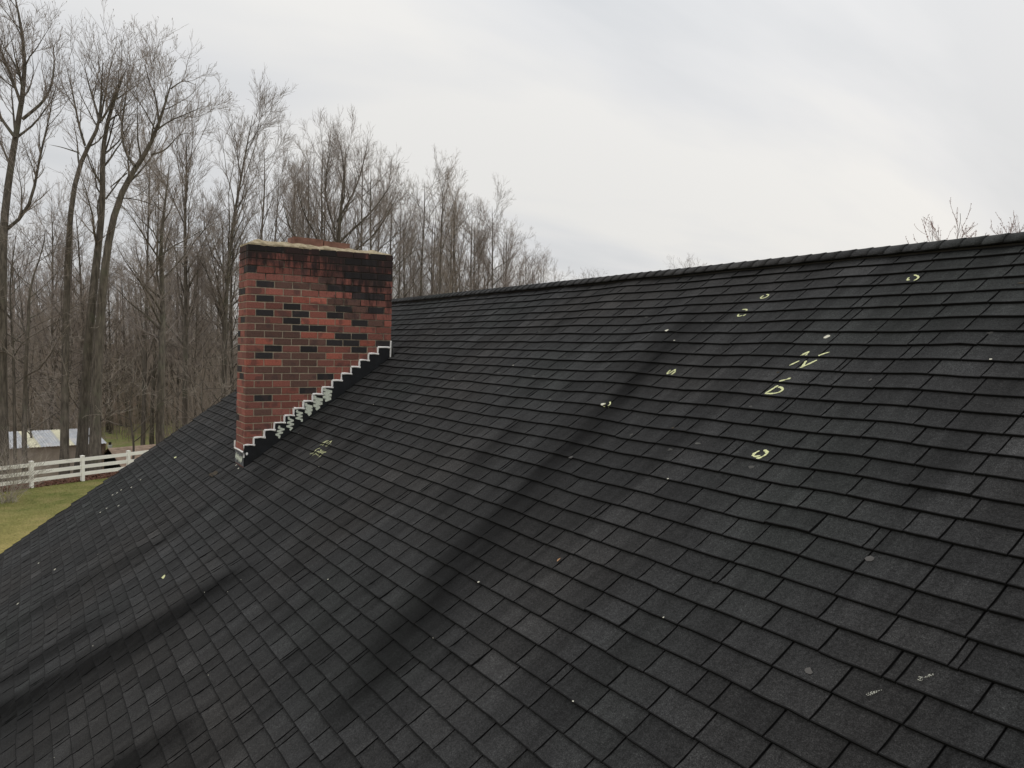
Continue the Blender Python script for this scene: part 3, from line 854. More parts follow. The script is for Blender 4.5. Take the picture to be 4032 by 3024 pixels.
# clay flue rims
for (ya, yb, zt, rot) in [(0.530, 0.880, 0.133, -0.02), (0.892, 1.205, 0.113, -0.03)]:
    xa, xb, t = -0.355, -0.105, 0.022
    mb = MB()
    def fr(pts): return [ch(p[0], p[1], p[2] + rot * (p[1] - ya)) for p in pts]
    o_ = [(xa, ya), (xb, ya), (xb, yb), (xa, yb)]; n_ = [(xa + t, ya + t), (xb - t, ya + t), (xb - t, yb - t), (xa + t, yb - t)]
    V = fr([(x, y, 0.01) for x, y in o_] + [(x, y, zt) for x, y in o_] + [(x, y, 0.01) for x, y in n_] + [(x, y, zt) for x, y in n_])
    F = []
    for i in range(4):
        j = (i + 1) % 4
        F += [(i, j, j + 4, i + 4), (i + 4, j + 4, j + 12, i + 12), (i + 12, j + 12, j + 8, i + 8)]
    mb.add(V, F); mb.build('flue_rim', MAT['flue'], chim)
# stepped flashing with white sealant
TR = [-0.004, 0.1005, 0.2155, 0.3265, 0.4395, 0.5435, 0.6535, 0.7595, 0.8715, 0.9905, 1.1005, 1.2165, 1.3175, 1.4315, 1.5465, CW]
for i in range(15):
    y0, y1 = TR[i], TR[i + 1]
    zt = -(28 - i) * BH
    y1b = min(y1 + 0.012, CW + 0.003)
    off = 0.004 + (0.0018 if i % 2 else 0.0)
    b0, b1 = rz(y0) - 0.07, rz(y1b) - 0.07
    V = [ch(off, y0, b0), ch(off, y1b, b1), ch(off, y1b, zt), ch(off, y0, zt), ch(-0.004, y0, b0), ch(-0.004, y1b, b1), ch(-0.004, y1b, zt), ch(-0.004, y0, zt)]
    mb = MB(); mb.add(V, [(0, 1, 2, 3), (3, 2, 6, 7), (1, 5, 6, 2), (4, 0, 3, 7)])
    mb.build('step_flashing', MAT['flash'], chim)
    # bead: riser then tread
    znext = -(27 - i) * BH
    pts = [(y0, zt - (0.004 if i else 0.14)), (y0, zt)] + [(y0 + (y1 - y0) * f, zt + rng.normal(0, 0.0012)) for f in (0.33, 0.66)] + [(y1 + 0.014 if i < 14 else y1 - 0.002, zt - 0.006)]
    if i < 14: pts2 = [(y1, zt - 0.002), (y1 + rng.normal(0, 0.001), (zt + znext) / 2), (y1, znext)]
    else: pts2 = [(y1 - 0.003, zt - 0.13), (y1 - 0.003, zt), (y1 - 0.002, zt + BH * 1.0)]
    parts = []
    for q in (pts, pts2):
        P = np.array([[ch(off + 0.001, a, b) for a, b in q]])
        rad = 0.0120 * (1 + rng.normal(0, 0.16, (1, len(q))))
        parts.append(tubes(P, rad, 6))
    Vb, Fb = cat(parts)
    hlink('sealant_bead', mesh_np('sealant_bead', Vb, Fb, True, [MAT['white']]), chim)
# flange past the upper corner
b0 = rz(CW)
V = [ch(0.0, CW + 0.002, b0 - 0.01), ch(0.11, CW + 0.004, b0 - 0.005), ch(0.012, CW + 0.002, b0 + 0.19), ch(0.0, CW + 0.002, b0 + 0.19)]
V += [(x, y + 0.006, z) for x, y, z in V]
mb = MB(); mb.add(V, [(0, 1, 2, 3), (7, 6, 5, 4), (0, 4, 5, 1), (1, 5, 6, 2)]); mb.build('corner_flange', MAT['flash'], chim)
# apron on the narrow face
zt = -29 * BH; zb = rz(0) - 0.01
mb = MB(); mb.add([ch(*v) for v in box_v(-CD - 0.004, 0.004, -0.006, 0.004, zb, zt)], BOXF)
apr = mb.build('apron_flashing', simple('scuffed_grey_paint', (0.085, 0.092, 0.105), 0.6, 0.35, 0.5, 14), chim)
parts = []
for q in ([(-CD - 0.006, -27.9 * BH), (-CD - 0.006, zt), (-CD * 0.5, zt + 0.002), (0.002, zt - 0.004)],):
    P = np.array([[ch(a, -0.008, b) for a, b in q]]); parts.append(tubes(P, 0.0110 * (1 + rng.normal(0, 0.1, (1, len(q)))), 6))
Vb, Fb = cat(parts); hlink('sealant_bead', mesh_np('sealant_bead', Vb, Fb, True, [MAT['white']]), chim)
# brushed paint swatches: zigzag strokes
def zigzag(name, poly, plane, width, n, mat, vertical=False):
    P = np.array(poly); a0, a1 = P[:, 1].max(), P[:, 1].min()
    pts = []
    for i in range(n + 1):
        if vertical:
            x = P[:, 0].min() + (P[:, 0].max() - P[:, 0].min()) * i / n
            pts.append((x, (a0 if i % 2 else a1) + rng.normal(0, 0.012)))
        else:
            z = a0 + (a1 - a0) * i / n
            hit = []
            for j in range(len(P)):
                p, q = P[j], P[(j + 1) % len(P)]
                if (p[1] - z) * (q[1] - z) <= 0 and abs(p[1] - q[1]) > 1e-6:
                    hit.append(p[0] + (q[0] - p[0]) * (z - p[1]) / (q[1] - p[1]))
            if not hit: continue
            pts.append(((min(hit) if i % 2 else max(hit)) + rng.normal(0, 0.003), z))
    V, F = [], []
    for i in range(len(pts) - 1):
        p, q = np.array(pts[i]), np.array(pts[i + 1])
        t = (q - p) / (np.linalg.norm(q - p) + 1e-9); nn = np.array([-t[1], t[0]]) * width / 2
        b = len(V)
        for a in (p - t * width * .3 + nn, q + t * width * .3 + nn, q + t * width * .3 - nn, p - t * width * .3 - nn):
            V.append(plane(a[0], a[1], i))
        F.append((b, b + 1, b + 2, b + 3))
    return hlink(name, mesh_py(name, V, F, [mat]), chim)
fp = lambda y, z, i: ch(0.0078 + 0.0004 * i, y - LEAN * z, z)
SW = [[(.875, -1.607), (.953, -1.61), (.959, -1.673), (.948, -1.737), (.888, -1.753), (.866, -1.731)],
      [(.756, -1.702), (.849, -1.709), (.844, -1.789), (.833, -1.821), (.779, -1.852), (.752, -1.82)],
      [(.66, -1.786), (.724, -1.787), (.731, -1.883), (.693, -1.915), (.661, -1.898)],
      [(.554, -1.858), (.612, -1.865), (.618, -1.939), (.613, -1.987), (.544, -1.98)],
      [(.459, -1.935), (.512, -1.957), (.513, -2.037), (.481, -2.083), (.439, -2.04)],
      [(.355, -2.037), (.397, -2.038), (.403, -2.091), (.346, -2.168), (.314, -2.145)]]
for i, poly in enumerate(SW):
    zigzag('paint_swatch', poly, fp, 0.030 if i < 3 else 0.020, 7, MAT['mint'])
ap = lambda x, z, i: ch(x, -0.0075 - 0.0004 * i, z)
zigzag('paint_swatch', [(-CD + 0.03, zt - 0.06), (-0.035, zt - 0.07), (-0.035, zb + 0.045), (-CD + 0.03, zb + 0.045)], ap, 0.022, 15, MAT['mint'], True)
a = np.arange(9) * 2 * np.pi / 9
V = [ch(0.0085, 0.028 + 0.013 * math.cos(t), -2.333 + 0.017 * math.sin(t)) for t in a]
hlink('sealant_blob', mesh_py('sealant_blob', V, [tuple(range(9))], [MAT['white']]), chim)

# ------------------------------------------------------------------ white rail fence
GF = 'sections of the white rail fence'
fence = empty('rail_fence', (*FP, 0), 'white vinyl three-rail fence along the far edge of the lawn', 'fence')
SP, PH, PWD = 2.44, 1.22, 0.15
ang = math.atan2(FT[1], FT[0])
def fpart(name, V, F, mat):
    o = link(name, mesh_py(name, V, F, [mat]), fence); return o
fence.rotation_euler = (0, 0, ang)
post = MB(); post.box(-PWD / 2, PWD / 2, -PWD / 2, PWD / 2, -0.12, PH)
b = PWD / 2 + 0.012
post.add([(-b, -b, PH), (b, -b, PH), (b, b, PH), (-b, b, PH), (-b, -b, PH + 0.022), (b, -b, PH + 0.022), (b, b, PH + 0.022), (-b, b, PH + 0.022), (0, 0, PH + 0.055)],
         [(0, 3, 2, 1), (0, 1, 5, 4), (1, 2, 6, 5), (2, 3, 7, 6), (3, 0, 4, 7), (4, 5, 8), (5, 6, 8), (6, 7, 8), (7, 4, 8)])
pm = mesh_py('post', post.V, post.F, [MAT['vinyl']])
rail = MB(); rail.box(PWD / 2 - 0.01, SP - PWD / 2 + 0.01, -0.025, 0.025, -0.085, 0.085)
rm = mesh_py('rail', rail.V, rail.F, [MAT['vinyl']])
for i in range(-3, 8):
    o = link('post', pm, fence); o.location = (i * SP, 0, 0)
    if i == 7: break
    for h in (0.35, 0.70, 1.07):
        o = link('rail', rm, fence); o.location = (i * SP, rng.normal(0, 0.004), h + rng.normal(0, 0.006)); o.rotation_euler = (0, rng.normal(0, 0.002), 0)

# ------------------------------------------------------------------ metal-roofed shed behind the fence
dS = 46.0
A0 = at(20, 1767, dS); A1 = at(416, 1744, dS * 1.075)
zEv = A0[2]
ax = (A1[:2] - A0[:2]); SLen = np.linalg.norm(ax); ax = ax / SLen
ay = np.array([-ax[1], ax[0]])
if ay @ FN < 0: ay = -ay                           # away from the house
zG = gz(*(A0[:2])) - 0.15
shed = empty('shed', (A0[0], A0[1], zG), 'long low block shed with a pale corrugated metal roof behind the fence', 'shed')
def sw(t, d, z): q = A0[:2] + ax * t + ay * d; return (q[0] - A0[0], q[1] - A0[1], z - zG)
DEP, RIS = 3.3, 0.62
def sbox(name, t0, t1, d0, d1, z0, z1, mat):
    V = [sw(t0, d0, z0), sw(t1, d0, z0), sw(t1, d1, z0), sw(t0, d1, z0), sw(t0, d0, z1), sw(t1, d0, z1), sw(t1, d1, z1), sw(t0, d1, z1)]
    return link(name, mesh_py(name, V, BOXF, [mat]), shed)
OPEN = SLen * 0.86
sbox('front_wall', 0.15, OPEN, 0.15, 0.35, zG - 0.3, zEv - 0.03, MAT['block'])
V = [sw(0.15, 0.36, zG - 0.3), sw(0.15, DEP * 2 - 0.2, zG - 0.3), sw(0.15, DEP * 2 - 0.2, zEv - 0.03), sw(0.15, DEP, zEv + RIS - 0.06), sw(0.15, 0.36, zEv - 0.03)]
V += [sw(0.33, *q) for q in [(0.36, zG - 0.3), (DEP * 2 - 0.2, zG - 0.3), (DEP * 2 - 0.2, zEv - 0.03), (DEP, zEv + RIS - 0.06), (0.36, zEv - 0.03)]]
link('end_wall', mesh_py('end_wall', V, [(0, 1, 2, 3, 4), (9, 8, 7, 6, 5), (0, 4, 9, 5), (1, 6, 7, 2)], [MAT['block']]), shed)
sbox('back_wall', 0.15, SLen - 0.1, DEP * 2 - 0.2, DEP * 2 - 0.05, zG - 0.3, zEv - 0.03, MAT['shade'])
sbox('partition', OPEN - 0.02, OPEN + 0.1, 0.40, DEP * 2 - 0.22, zG - 0.3, zEv - 0.04, MAT['shade'])
for t in (OPEN + 0.01, SLen - 0.18):
    sbox('corner_post', t, t + 0.12, 0.12, 0.26, zG - 0.3, zEv - 0.04, MAT['timber'])
npan = 9
pw_ = SLen / npan
for side in (0, 1):
    for i in range(npan):
        t0 = i * pw_ - 0.02; t1 = (i + 1) * pw_ + 0.02
        prof = []
        nr = 12
        for j in range(nr + 1):
            ph = (j % 3)
            prof.append((t0 + (t1 - t0) * j / nr, 0.026 if ph == 0 else 0.0))
        V = []
        for (d, z) in (((-0.18), zEv - 0.0), (DEP, zEv + RIS)):
            for t, h in prof:
                dd = d if side == 0 else 2 * DEP - d
                V.append(sw(t, dd, z + h + 0.002 * (i % 2)))
        n_ = nr + 1
        F = [(j, j + 1, n_ + j + 1, n_ + j) for j in range(nr)]
        V2 = [(x, y, z - 0.012) for x, y, z in V]; F += [tuple(q + len(V) for q in f[::-1]) for f in F]
        F += [(j + 1, j, j + len(V), j + 1 + len(V)) for j in range(nr)]
        yel = side == 0 and i in (2, 5)
        o = link('roof_panel', mesh_py('roof_panel', V + V2, F, [MAT['amber'] if yel else MAT['metal']]), shed)
        if yel: o['label'] = 'yellowed translucent roof panel'
# low outbuilding with brown boards beyond
E0 = at(424, 1766, 52.0); E1 = at(640, 1757, 55.0)
bx_ = E1[:2] - E0[:2]; BL = np.linalg.norm(bx_); bx_ /= BL
by_ = np.array([-bx_[1], bx_[0]])
if by_ @ FN > 0: by_ = -by_                        # towards the house
zG2 = gz(*E0[:2])
outb = empty('outbuilding', (E0[0], E0[1], zG2), 'small low outbuilding with a brown board roof and dark open gable', 'shed')
def ow(t, d, z): q = E0[:2] + bx_ * t + by_ * d; return (q[0] - E0[0], q[1] - E0[1], z - zG2)
zR2 = E0[2] + 0.02
drop = 1.15; dep2 = 1.9
NB = 11
for i in range(NB):
    f0, f1 = i / NB, (i + 1.12) / NB
    mb = MB()
    for_z = lambda f: zR2 - drop * f
    t_ = 0.022
    V = [ow(0 + rng.normal(0, .01), dep2 * f0, for_z(f0)), ow(BL, dep2 * f0, for_z(f0)), ow(BL, dep2 * f1, for_z(f1) + t_), ow(rng.normal(0, .01), dep2 * f1, for_z(f1) + t_)]
    V += [(x, y, z - 0.025) for x, y, z in V]
    mb.add(V, [(0, 1, 2, 3), (7, 6, 5, 4), (3, 2, 6, 7), (0, 3, 7, 4), (1, 0, 4, 5)])
    mb.build('roof_board', MAT['board'], outb)
mb = MB()
mb.add([ow(0.12, dep2 * 0.95, zG2 - 0.4), ow(0.12, -dep2 * 0.95, zG2 - 0.4), ow(0.12, -dep2 * 0.95, zR2 - drop * 0.98), ow(0.12, 0, zR2 - 0.05), ow(0.12, dep2 * 0.95, zR2 - drop * 0.98)], [(0, 1, 2, 3, 4)])  # near-black sheet across the open gable, painting the shade inside
mb.add([ow(0.12, dep2 * 0.95, zG2 - 0.4), ow(BL - 0.1, dep2 * 0.95, zG2 - 0.4), ow(BL - 0.1, dep2 * 0.95, zR2 - drop * 0.98), ow(0.12, dep2 * 0.95, zR2 - drop * 0.98)], [(0, 1, 2, 3)])
mb.build('wall', MAT['shade'], outb)
mb = MB(); V = [ow(0, 0, zR2 - 0.01), ow(BL, 0, zR2 - 0.01), ow(BL, -dep2, zR2 - drop), ow(0, -dep2, zR2 - drop)]
mb.add(V + [(x, y, z - 0.03) for x, y, z in V], [(3, 2, 1, 0), (4, 5, 6, 7), (3, 0, 4, 7)]); mb.build('back_roof', MAT['board'], outb)
# small white tub with a dark bucket on it, and a weathered post
q = at(433, 1733, 62); zz = gz(q[0], q[1])
V, F = tubes(np.array([[[0, 0, 0], [0, 0, 0.26], [0, 0, 0.30], [0, 0, 0.30]]]), np.array([[0.13, 0.16, 0.165, 0.02]]), 12)
tub = link('tub', mesh_np('tub', V, F, True, [MAT['plain_white']])); tub.location = (q[0], q[1], zz)
tag(tub, 'small white tub standing on the rough grass beyond the shed', 'tub')
V, F = tubes(np.array([[[0, 0, 0], [0, 0, 0.2], [0, 0, 0.2]]]), np.array([[0.09, 0.105, 0.01]]), 10)
bk = link('bucket', mesh_np('bucket', V, F, True, [MAT['shade']])); bk.location = (q[0], q[1], zz + 0.298)
tag(bk, 'small dark bucket set on top of the white tub', 'bucket')
q = at(410, 1746, 57); zz = gz(q[0], q[1])
V, F = tubes(np.array([[[0, 0, -0.3], [0.01, 0, 0.5], [0.0, 0.02, 1.15], [0, 0.02, 1.16]]]), np.array([[0.11, 0.10, 0.10, 0.01]]), 8)
po = link('gate_post', mesh_np('gate_post', V, F, False, [MAT['timber']])); po.location = (q[0], q[1], zz)
tag(po, 'short weathered timber post beside the end of the block shed', 'post')

# ------------------------------------------------------------------ trees
def resample(P, n):
    P = np.asarray(P, float); s = np.concatenate([[0], np.cumsum(np.linalg.norm(np.diff(P, axis=0), axis=1))])
    t = np.linspace(0, s[-1], n); Q = np.stack([np.interp(t, s, P[:, i]) for i in range(3)], 1)
    for _ in range(2): Q[1:-1] = 0.25 * Q[:-2] + 0.5 * Q[1:-1] + 0.25 * Q[2:]
    return Q
def spawn(P, Rr, m, t0, t1, ang, lenf, n, up, wig, g, rratio=0.6, rtip=0.004, fall=0.55, lmin=0.0):
    Nn, k, _ = P.shape
    t = t0 + (t1 - t0) * (np.arange(m)[None, :] + g.uniform(0, 1, (Nn, m))) / m
    f = t * (k - 1); i = np.minimum(f.astype(int), k - 2); fr = (f - i)[..., None]
    rows = np.arange(Nn)[:, None]
    pos = P[rows, i] * (1 - fr) + P[rows, i + 1] * fr
    T = P[rows, i + 1] - P[rows, i]; T /= np.linalg.norm(T, axis=-1, keepdims=True) + 1e-9
    rr = Rr[rows, i] * (1 - fr[..., 0]) + Rr[rows, i + 1] * fr[..., 0]
    Lp = np.linalg.norm(np.diff(P, axis=1), axis=2).sum(1)[:, None]
    ln = np.maximum(lenf * Lp * (1 - fall * t) * g.uniform(0.65, 1.25, (Nn, m)), lmin)
    rv = g.normal(size=(Nn, m, 3)); rv -= (rv * T).sum(-1, keepdims=True) * T; rv /= np.linalg.norm(rv, axis=-1, keepdims=True) + 1e-9
    a = np.radians(ang) * g.uniform(0.7, 1.3, (Nn, m))[..., None]
    d = np.cos(a) * T + np.sin(a) * rv
    pts = [pos.reshape(-1, 3)]; d = d.reshape(-1, 3); st = (ln.reshape(-1) / (n - 1))[:, None]
    for _ in range(n - 1):
        d = d + g.normal(0, wig, d.shape) + np.array([0, 0, up]); d /= np.linalg.norm(d, axis=1, keepdims=True)
        pts.append(pts[-1] + d * st)
    Q = np.stack(pts, 1)
    r0 = np.maximum(rr.reshape(-1) * rratio, rtip * 1.3)
    Rq = r0[:, None] + (rtip - r0)[:, None] * np.linspace(0, 1, n)[None, :] ** 0.8
    return Q, Rq
def sprout(P, Rr, dens, t0, t1, ang, length, n, up, wig, g, rratio=0.6, rtip=0.004, fall=0.5):
    """children spread evenly along the parents' length"""
    Lp = np.linalg.norm(np.diff(P, axis=1), axis=2).sum(1)
    M = max(4, int(Lp.sum() * (t1 - t0) * dens)); k = P.shape[1]
    rows = g.choice(len(P), M, p=Lp / Lp.sum())
    t = g.uniform(t0, t1, M); f = t * (k - 1); i = np.minimum(f.astype(int), k - 2); fr = (f - i)[:, None]
    pos = P[rows, i] * (1 - fr) + P[rows, i + 1] * fr
    T = P[rows, i + 1] - P[rows, i]; T /= np.linalg.norm(T, axis=-1, keepdims=True) + 1e-9
    rr = Rr[rows, i] * (1 - fr[:, 0]) + Rr[rows, i + 1] * fr[:, 0]
    ln = np.minimum(length * (1 - fall * t), 0.85 * Lp[rows] + 0.08) * g.uniform(0.55, 1.3, M)
    rv = g.normal(size=(M, 3)); rv -= (rv * T).sum(-1, keepdims=True) * T; rv /= np.linalg.norm(rv, axis=-1, keepdims=True) + 1e-9
    a = np.radians(ang) * g.uniform(0.65, 1.3, M)[:, None]
    d = np.cos(a) * T + np.sin(a) * rv
    pts = [pos]; st = (ln / (n - 1))[:, None]
    for _ in range(n - 1):
        d = d + g.normal(0, wig, d.shape) + np.array([0, 0, up]); d /= np.linalg.norm(d, axis=1, keepdims=True)
        pts.append(pts[-1] + d * st)
    r0 = np.maximum(rr * rratio, rtip * 1.2)
    return np.stack(pts, 1), r0[:, None] + (rtip - r0)[:, None] * np.linspace(0, 1, n)[None, :] ** 0.8
def grow(trunk, r0, seed, limbs=(), nl=16, cb=0.35, spread=38, limb_len=0.42, up=0.10, dens=(2.6, 4.0, 5.0), lens=(2.3, 1.0, 0.45), pods=False, rt=0.0045, tang=36):
    """returns (trunk verts, faces), (crown verts, faces)"""
    g = np.random.default_rng(seed)
    T = resample(trunk, 18)
    tr = r0 * (1 - np.linspace(0, 1, 18)) ** 0.75 * 0.93 + r0 * 0.07
    tr[0] *= 1.35; tr[1] *= 1.06
    base = [tubes(T[None], tr[None], 10)]
    Ls, Rs = [], []
    for pts, rl in limbs:
        Q = resample(pts, 9); Ls.append(Q); Rs.append(0.72 * (rl * (1 - np.linspace(0, 1, 9)) ** 0.7 * 0.9 + rl * 0.1))
    if Ls: base.append(tubes(np.array(Ls), np.array(Rs), 7))
    Q, Rq = spawn(T[None], tr[None], nl, cb, 0.97, spread, limb_len, 9, up, 0.10, g, 0.5, 0.008, 0.6)
    l1 = [(Q, Rq)]
    base.append(tubes(Q, Rq, 6))
    if Ls:
        Q2, Rq2 = sprout(np.array(Ls), np.array(Rs), 0.75, 0.15, 0.97, spread, 3.4, 9, up, 0.11, g, 0.55, 0.008, 0.5)
        base.append(tubes(Q2, Rq2, 5)); l1 += [(Q2, Rq2), (np.array(Ls), np.array(Rs))]
    P1 = np.concatenate([a[0] for a in l1]); R1 = np.concatenate([a[1] for a in l1])
    P2, R2 = sprout(P1, R1, dens[0], 0.1, 1.0, tang, lens[0], 6, up * 0.8, 0.11, g, 0.5, 0.0055, 0.5)
    crown = [tubes(P2, R2, 4)]
    P3, R3 = sprout(P2, R2, dens[1], 0.12, 1.0, tang, lens[1], 4, up * 0.9, 0.12, g, 0.6, rt, 0.45)
    crown.append(tubes(P3, R3, 3))
    if dens[2]:
        P4, R4 = sprout(P3, R3, dens[2], 0.15, 1.0, tang, lens[2], 2, up, 0.12, g, 0.75, rt * 0.8, 0.4)
        crown.append(tubes(P4, R4, 3))
        if pods:
            sel = g.uniform(size=len(P4)) < 0.10
            tip = P4[sel, -1]; dr = np.array([0, 0, 1.0]) + g.normal(0, 0.25, (sel.sum(), 3))
            pod = np.stack([tip, tip + dr * 0.04, tip + dr * 0.08], 1)
            crown.append(tubes(pod, np.tile(np.array([0.006, 0.018, 0.005]), (len(pod), 1)), 4))
    return cat(base), cat(crown)

def tree_thing(name, base, gT, gC, label, group, mt, mc, cat_='tree'):
    o = empty(name, tuple(base), label, cat_, group)
    b = np.asarray(base)
    link('trunk', mesh_np('trunk', gT[0] - b, gT[1], True, [mt]), o)
    link('crown', mesh_np('crown', gC[0] - b, gC[1], False, [mc]), o)
    return o
def copy_tree(src, loc, rz_, sc, label, group, mats=None):
    c = src.copy(); COL.objects.link(c)
    c.location = loc; c.rotation_euler = (rng.normal(0, 0.02), rng.normal(0, 0.02), rz_); c.scale = sc
    c['label'] = label; c['group'] = group
    for ch_ in list(src.children):
        d = ch_.copy(); COL.objects.link(d); d.parent = c
    return c
k4 = lambda L, dep: [at(x * 0.6028, y * 0.6028, dep) for x, y in L]
def pix_tree(name, base_uv, path, dep, r0, seed, label, limbs=(), dj=1.2, **kw):
    """a tree whose stem follows what the photograph shows, standing dep metres away"""
    g = np.random.default_rng(seed + 100)
    pts = [at(base_uv[0], base_uv[1], dep)]
    b = pts[0].copy(); b[2] = gz(b[0], b[1])
    P = [b - np.array([0, 0, 0.25])]
    for x, y in path:
        P.append(at(x * 0.6028, y * 0.6028, dep + g.normal(0, dj * 0.35)))
    Lm = []
    for lp, rl in limbs:
        d0 = dep; k = g.uniform(-dj, dj)
        Lm.append(([at(x * 0.6028, y * 0.6028, d0 + k * i / max(1, len(lp) - 1)) for i, (x, y) in enumerate(lp)], rl))
    gT, gC = grow(P, r0, seed, Lm, **kw)
    return tree_thing(name, b, gT, gC, label, None, MAT['bark'], MAT['twig'])

pix_tree('tulip_tree', (12, 1850), [(8, 2400), (14, 1650), (20, 1450), (45, 1250), (75, 1050), (105, 850), (132, 700), (178, 560), (188, 430), (170, 330), (150, 200), (110, 60), (90, -60)], 41.0, 0.30, 1,
         'tall bare tulip tree with a forked crooked limb, towering above the shed roof end',
         limbs=[([(140, 690), (70, 480), (0, 330), (-60, 150)], 0.11), ([(145, 780), (230, 705), (310, 665), (328, 590), (360, 470), (350, 300)], 0.12), ([(28, 1510), (150, 1450), (210, 1350), (228, 1200), (270, 950), (330, 780), (350, 600)], 0.13), ([(160, 620), (110, 420), (30, 330), (-20, 200)], 0.08), ([(100, 900), (-20, 740), (-80, 500)], 0.12)],
         nl=9, cb=0.6, limb_len=0.26, up=0.13, pods=True, rt=0.0055)
pix_tree('tulip_tree', (253, 1838), [(425, 2400), (436, 1900), (442, 1659), (455, 1400), (480, 1200), (510, 1050), (555, 950), (600, 905), (650, 860), (662, 740), (655, 600), (668, 480), (672, 400)], 41.6, 0.215, 2,
         'bare tree whose smooth trunk bends right and forks high above the metal-roofed shed',
         limbs=[([(555, 950), (515, 830), (485, 650), (450, 500), (430, 420)], 0.09), ([(655, 800), (600, 620), (560, 480), (548, 400)], 0.09), ([(660, 790), (730, 680), (760, 560), (840, 430)], 0.09), ([(655, 780), (690, 600), (720, 430), (735, 370)], 0.08), ([(520, 1000), (400, 960), (320, 945)], 0.05)],
         nl=6, cb=0.62, limb_len=0.25, up=0.13, dens=(1.9, 3.2, 4.2), pods=True, rt=0.0055)
pix_tree('tulip_tree', (316, 1822), [(560, 2500), (600, 1950), (640, 1659), (655, 1450), (685, 1290), (665, 1100), (656, 920), (700, 760), (760, 620), (790, 540), (815, 470)], 42.6, 0.29, 3,
         'bare straight-stemmed tree, thicker of the pair rising side by side before the shed',
         limbs=[([(670, 1270), (630, 1260), (620, 1100), (560, 980)], 0.07), ([(660, 1060), (720, 900), (740, 780), (800, 640)], 0.08), ([(690, 1300), (780, 1180), (860, 1070)], 0.07)],
         nl=8, cb=0.50, limb_len=0.26, up=0.12, dens=(1.9, 3.2, 4.2), pods=True, rt=0.0055)
pix_tree('tulip_tree', (371, 1818), [(630, 2500), (665, 1950), (690, 1659), (735, 1420), (785, 1240), (850, 1115), (930, 1050), (985, 1000), (990, 920), (1040, 820), (1070, 700), (1105, 600), (1125, 520)], 42.0, 0.30, 4,
         'bare tree with a heavy trunk leaning right over the woods, beside its straighter twin',
         limbs=[([(880, 1085), (800, 1000), (790, 800), (825, 640), (840, 480)], 0.11), ([(1010, 860), (1100, 790), (1230, 740), (1340, 690)], 0.06), ([(1040, 830), (1020, 620), (965, 530), (955, 450)], 0.08), ([(1115, 580), (1200, 520), (1290, 560)], 0.05), ([(830, 1130), (700, 1240), (780, 1180)], 0.05), ([(985, 1010), (1080, 990), (1180, 860), (1240, 870)], 0.07), ([(760, 1290), (900, 1300), (1080, 1370)], 0.05)],
         nl=8, cb=0.62, limb_len=0.24, up=0.13, pods=True, rt=0.0055)
pix_tree('curved_tree', (97, 1822), [(160, 2820), (150, 2700), (172, 2580), (160, 2440), (180, 2250), (190, 2050), (178, 1900), (230, 1760), (290, 1640), (300, 1500)], 40.6, 0.135, 5,
         'slim dark tree with an S-curved stem standing before the shed roof', nl=12, cb=0.4, limb_len=0.5, spread=55, up=0.05, lens=(1.6, 0.8, 0.35), rt=0.005)
pix_tree('slender_tree', (61, 1830), [(98, 2900), (92, 2600), (90, 2300), (70, 2050), (60, 1850), (90, 1650), (110, 1500)], 40.8, 0.09, 6,
         'thin straight dark tree in front of the shed, left by the curved stem'.replace(', left by', ', close by'), nl=12, cb=0.35, limb_len=0.42, spread=50, up=0.05, lens=(1.6, 0.8, 0.35), rt=0.005)
vw = lambda L: [(x * 1.8228 / 0.6028, y * 1.8228 / 0.6028) for x, y in L]
pix_tree('slender_tree', (633, 1745), vw([(345, 930), (348, 820), (352, 700), (350, 600), (345, 520), (360, 420), (365, 360)]), 46.0, 0.25, 7,
         'dark-trunked bare tree standing where the roof edge meets the rough field', nl=18, cb=0.35, limb_len=0.38, spread=48, up=0.07, rt=0.005)
pix_tree('poplar_tree', (730, 1760), vw([(398, 960), (400, 820), (402, 640), (398, 480), (403, 400), (402, 330), (404, 290)]), 52.0, 0.20, 8,
         'upright bare tree with many thin rising stems beside the leaning tulip tree', nl=24, cb=0.32, limb_len=0.42, spread=24, up=0.10, rt=0.0055, tang=28)
pix_tree('poplar_tree', (880, 1760), vw([(482, 960), (484, 800), (488, 640), (500, 500), (516, 410), (532, 320), (546, 250)]), 53.0, 0.21, 9,
         'tallest narrow bare tree just beside the brick chimney', nl=26, cb=0.32, limb_len=0.36, spread=24, up=0.10, rt=0.0055, tang=28)
pix_tree('oak_tree', (1310, 1720), vw([(720, 960), (720, 760), (722, 620), (730, 520), (740, 420), (748, 320)]), 66.0, 0.34, 10,
         'broad bare tree with a rounded fan of branches rising behind the chimney',
         limbs=[([(2150, 1730), (2080, 1560), (1980, 1400), (1940, 1230)], 0.14), ([(2180, 1620), (2300, 1500), (2440, 1380), (2540, 1230), (2580, 1160)], 0.15), ([(2180, 1800), (2000, 1640), (1870, 1480), (1850, 1300)], 0.13), ([(2190, 1500), (2120, 1300), (2130, 1100), (2170, 930)], 0.13), ([(2200, 1450), (2330, 1230), (2380, 1050), (2400, 930)], 0.13), ([(2190, 1700), (2330, 1640), (2480, 1500), (2590, 1290)], 0.12)],
         dj=3.0, nl=12, cb=0.45, limb_len=0.33, spread=30, up=0.10, dens=(2.4, 3.4, 4.0), lens=(2.8, 1.2, 0.5), rt=0.006, tang=28)

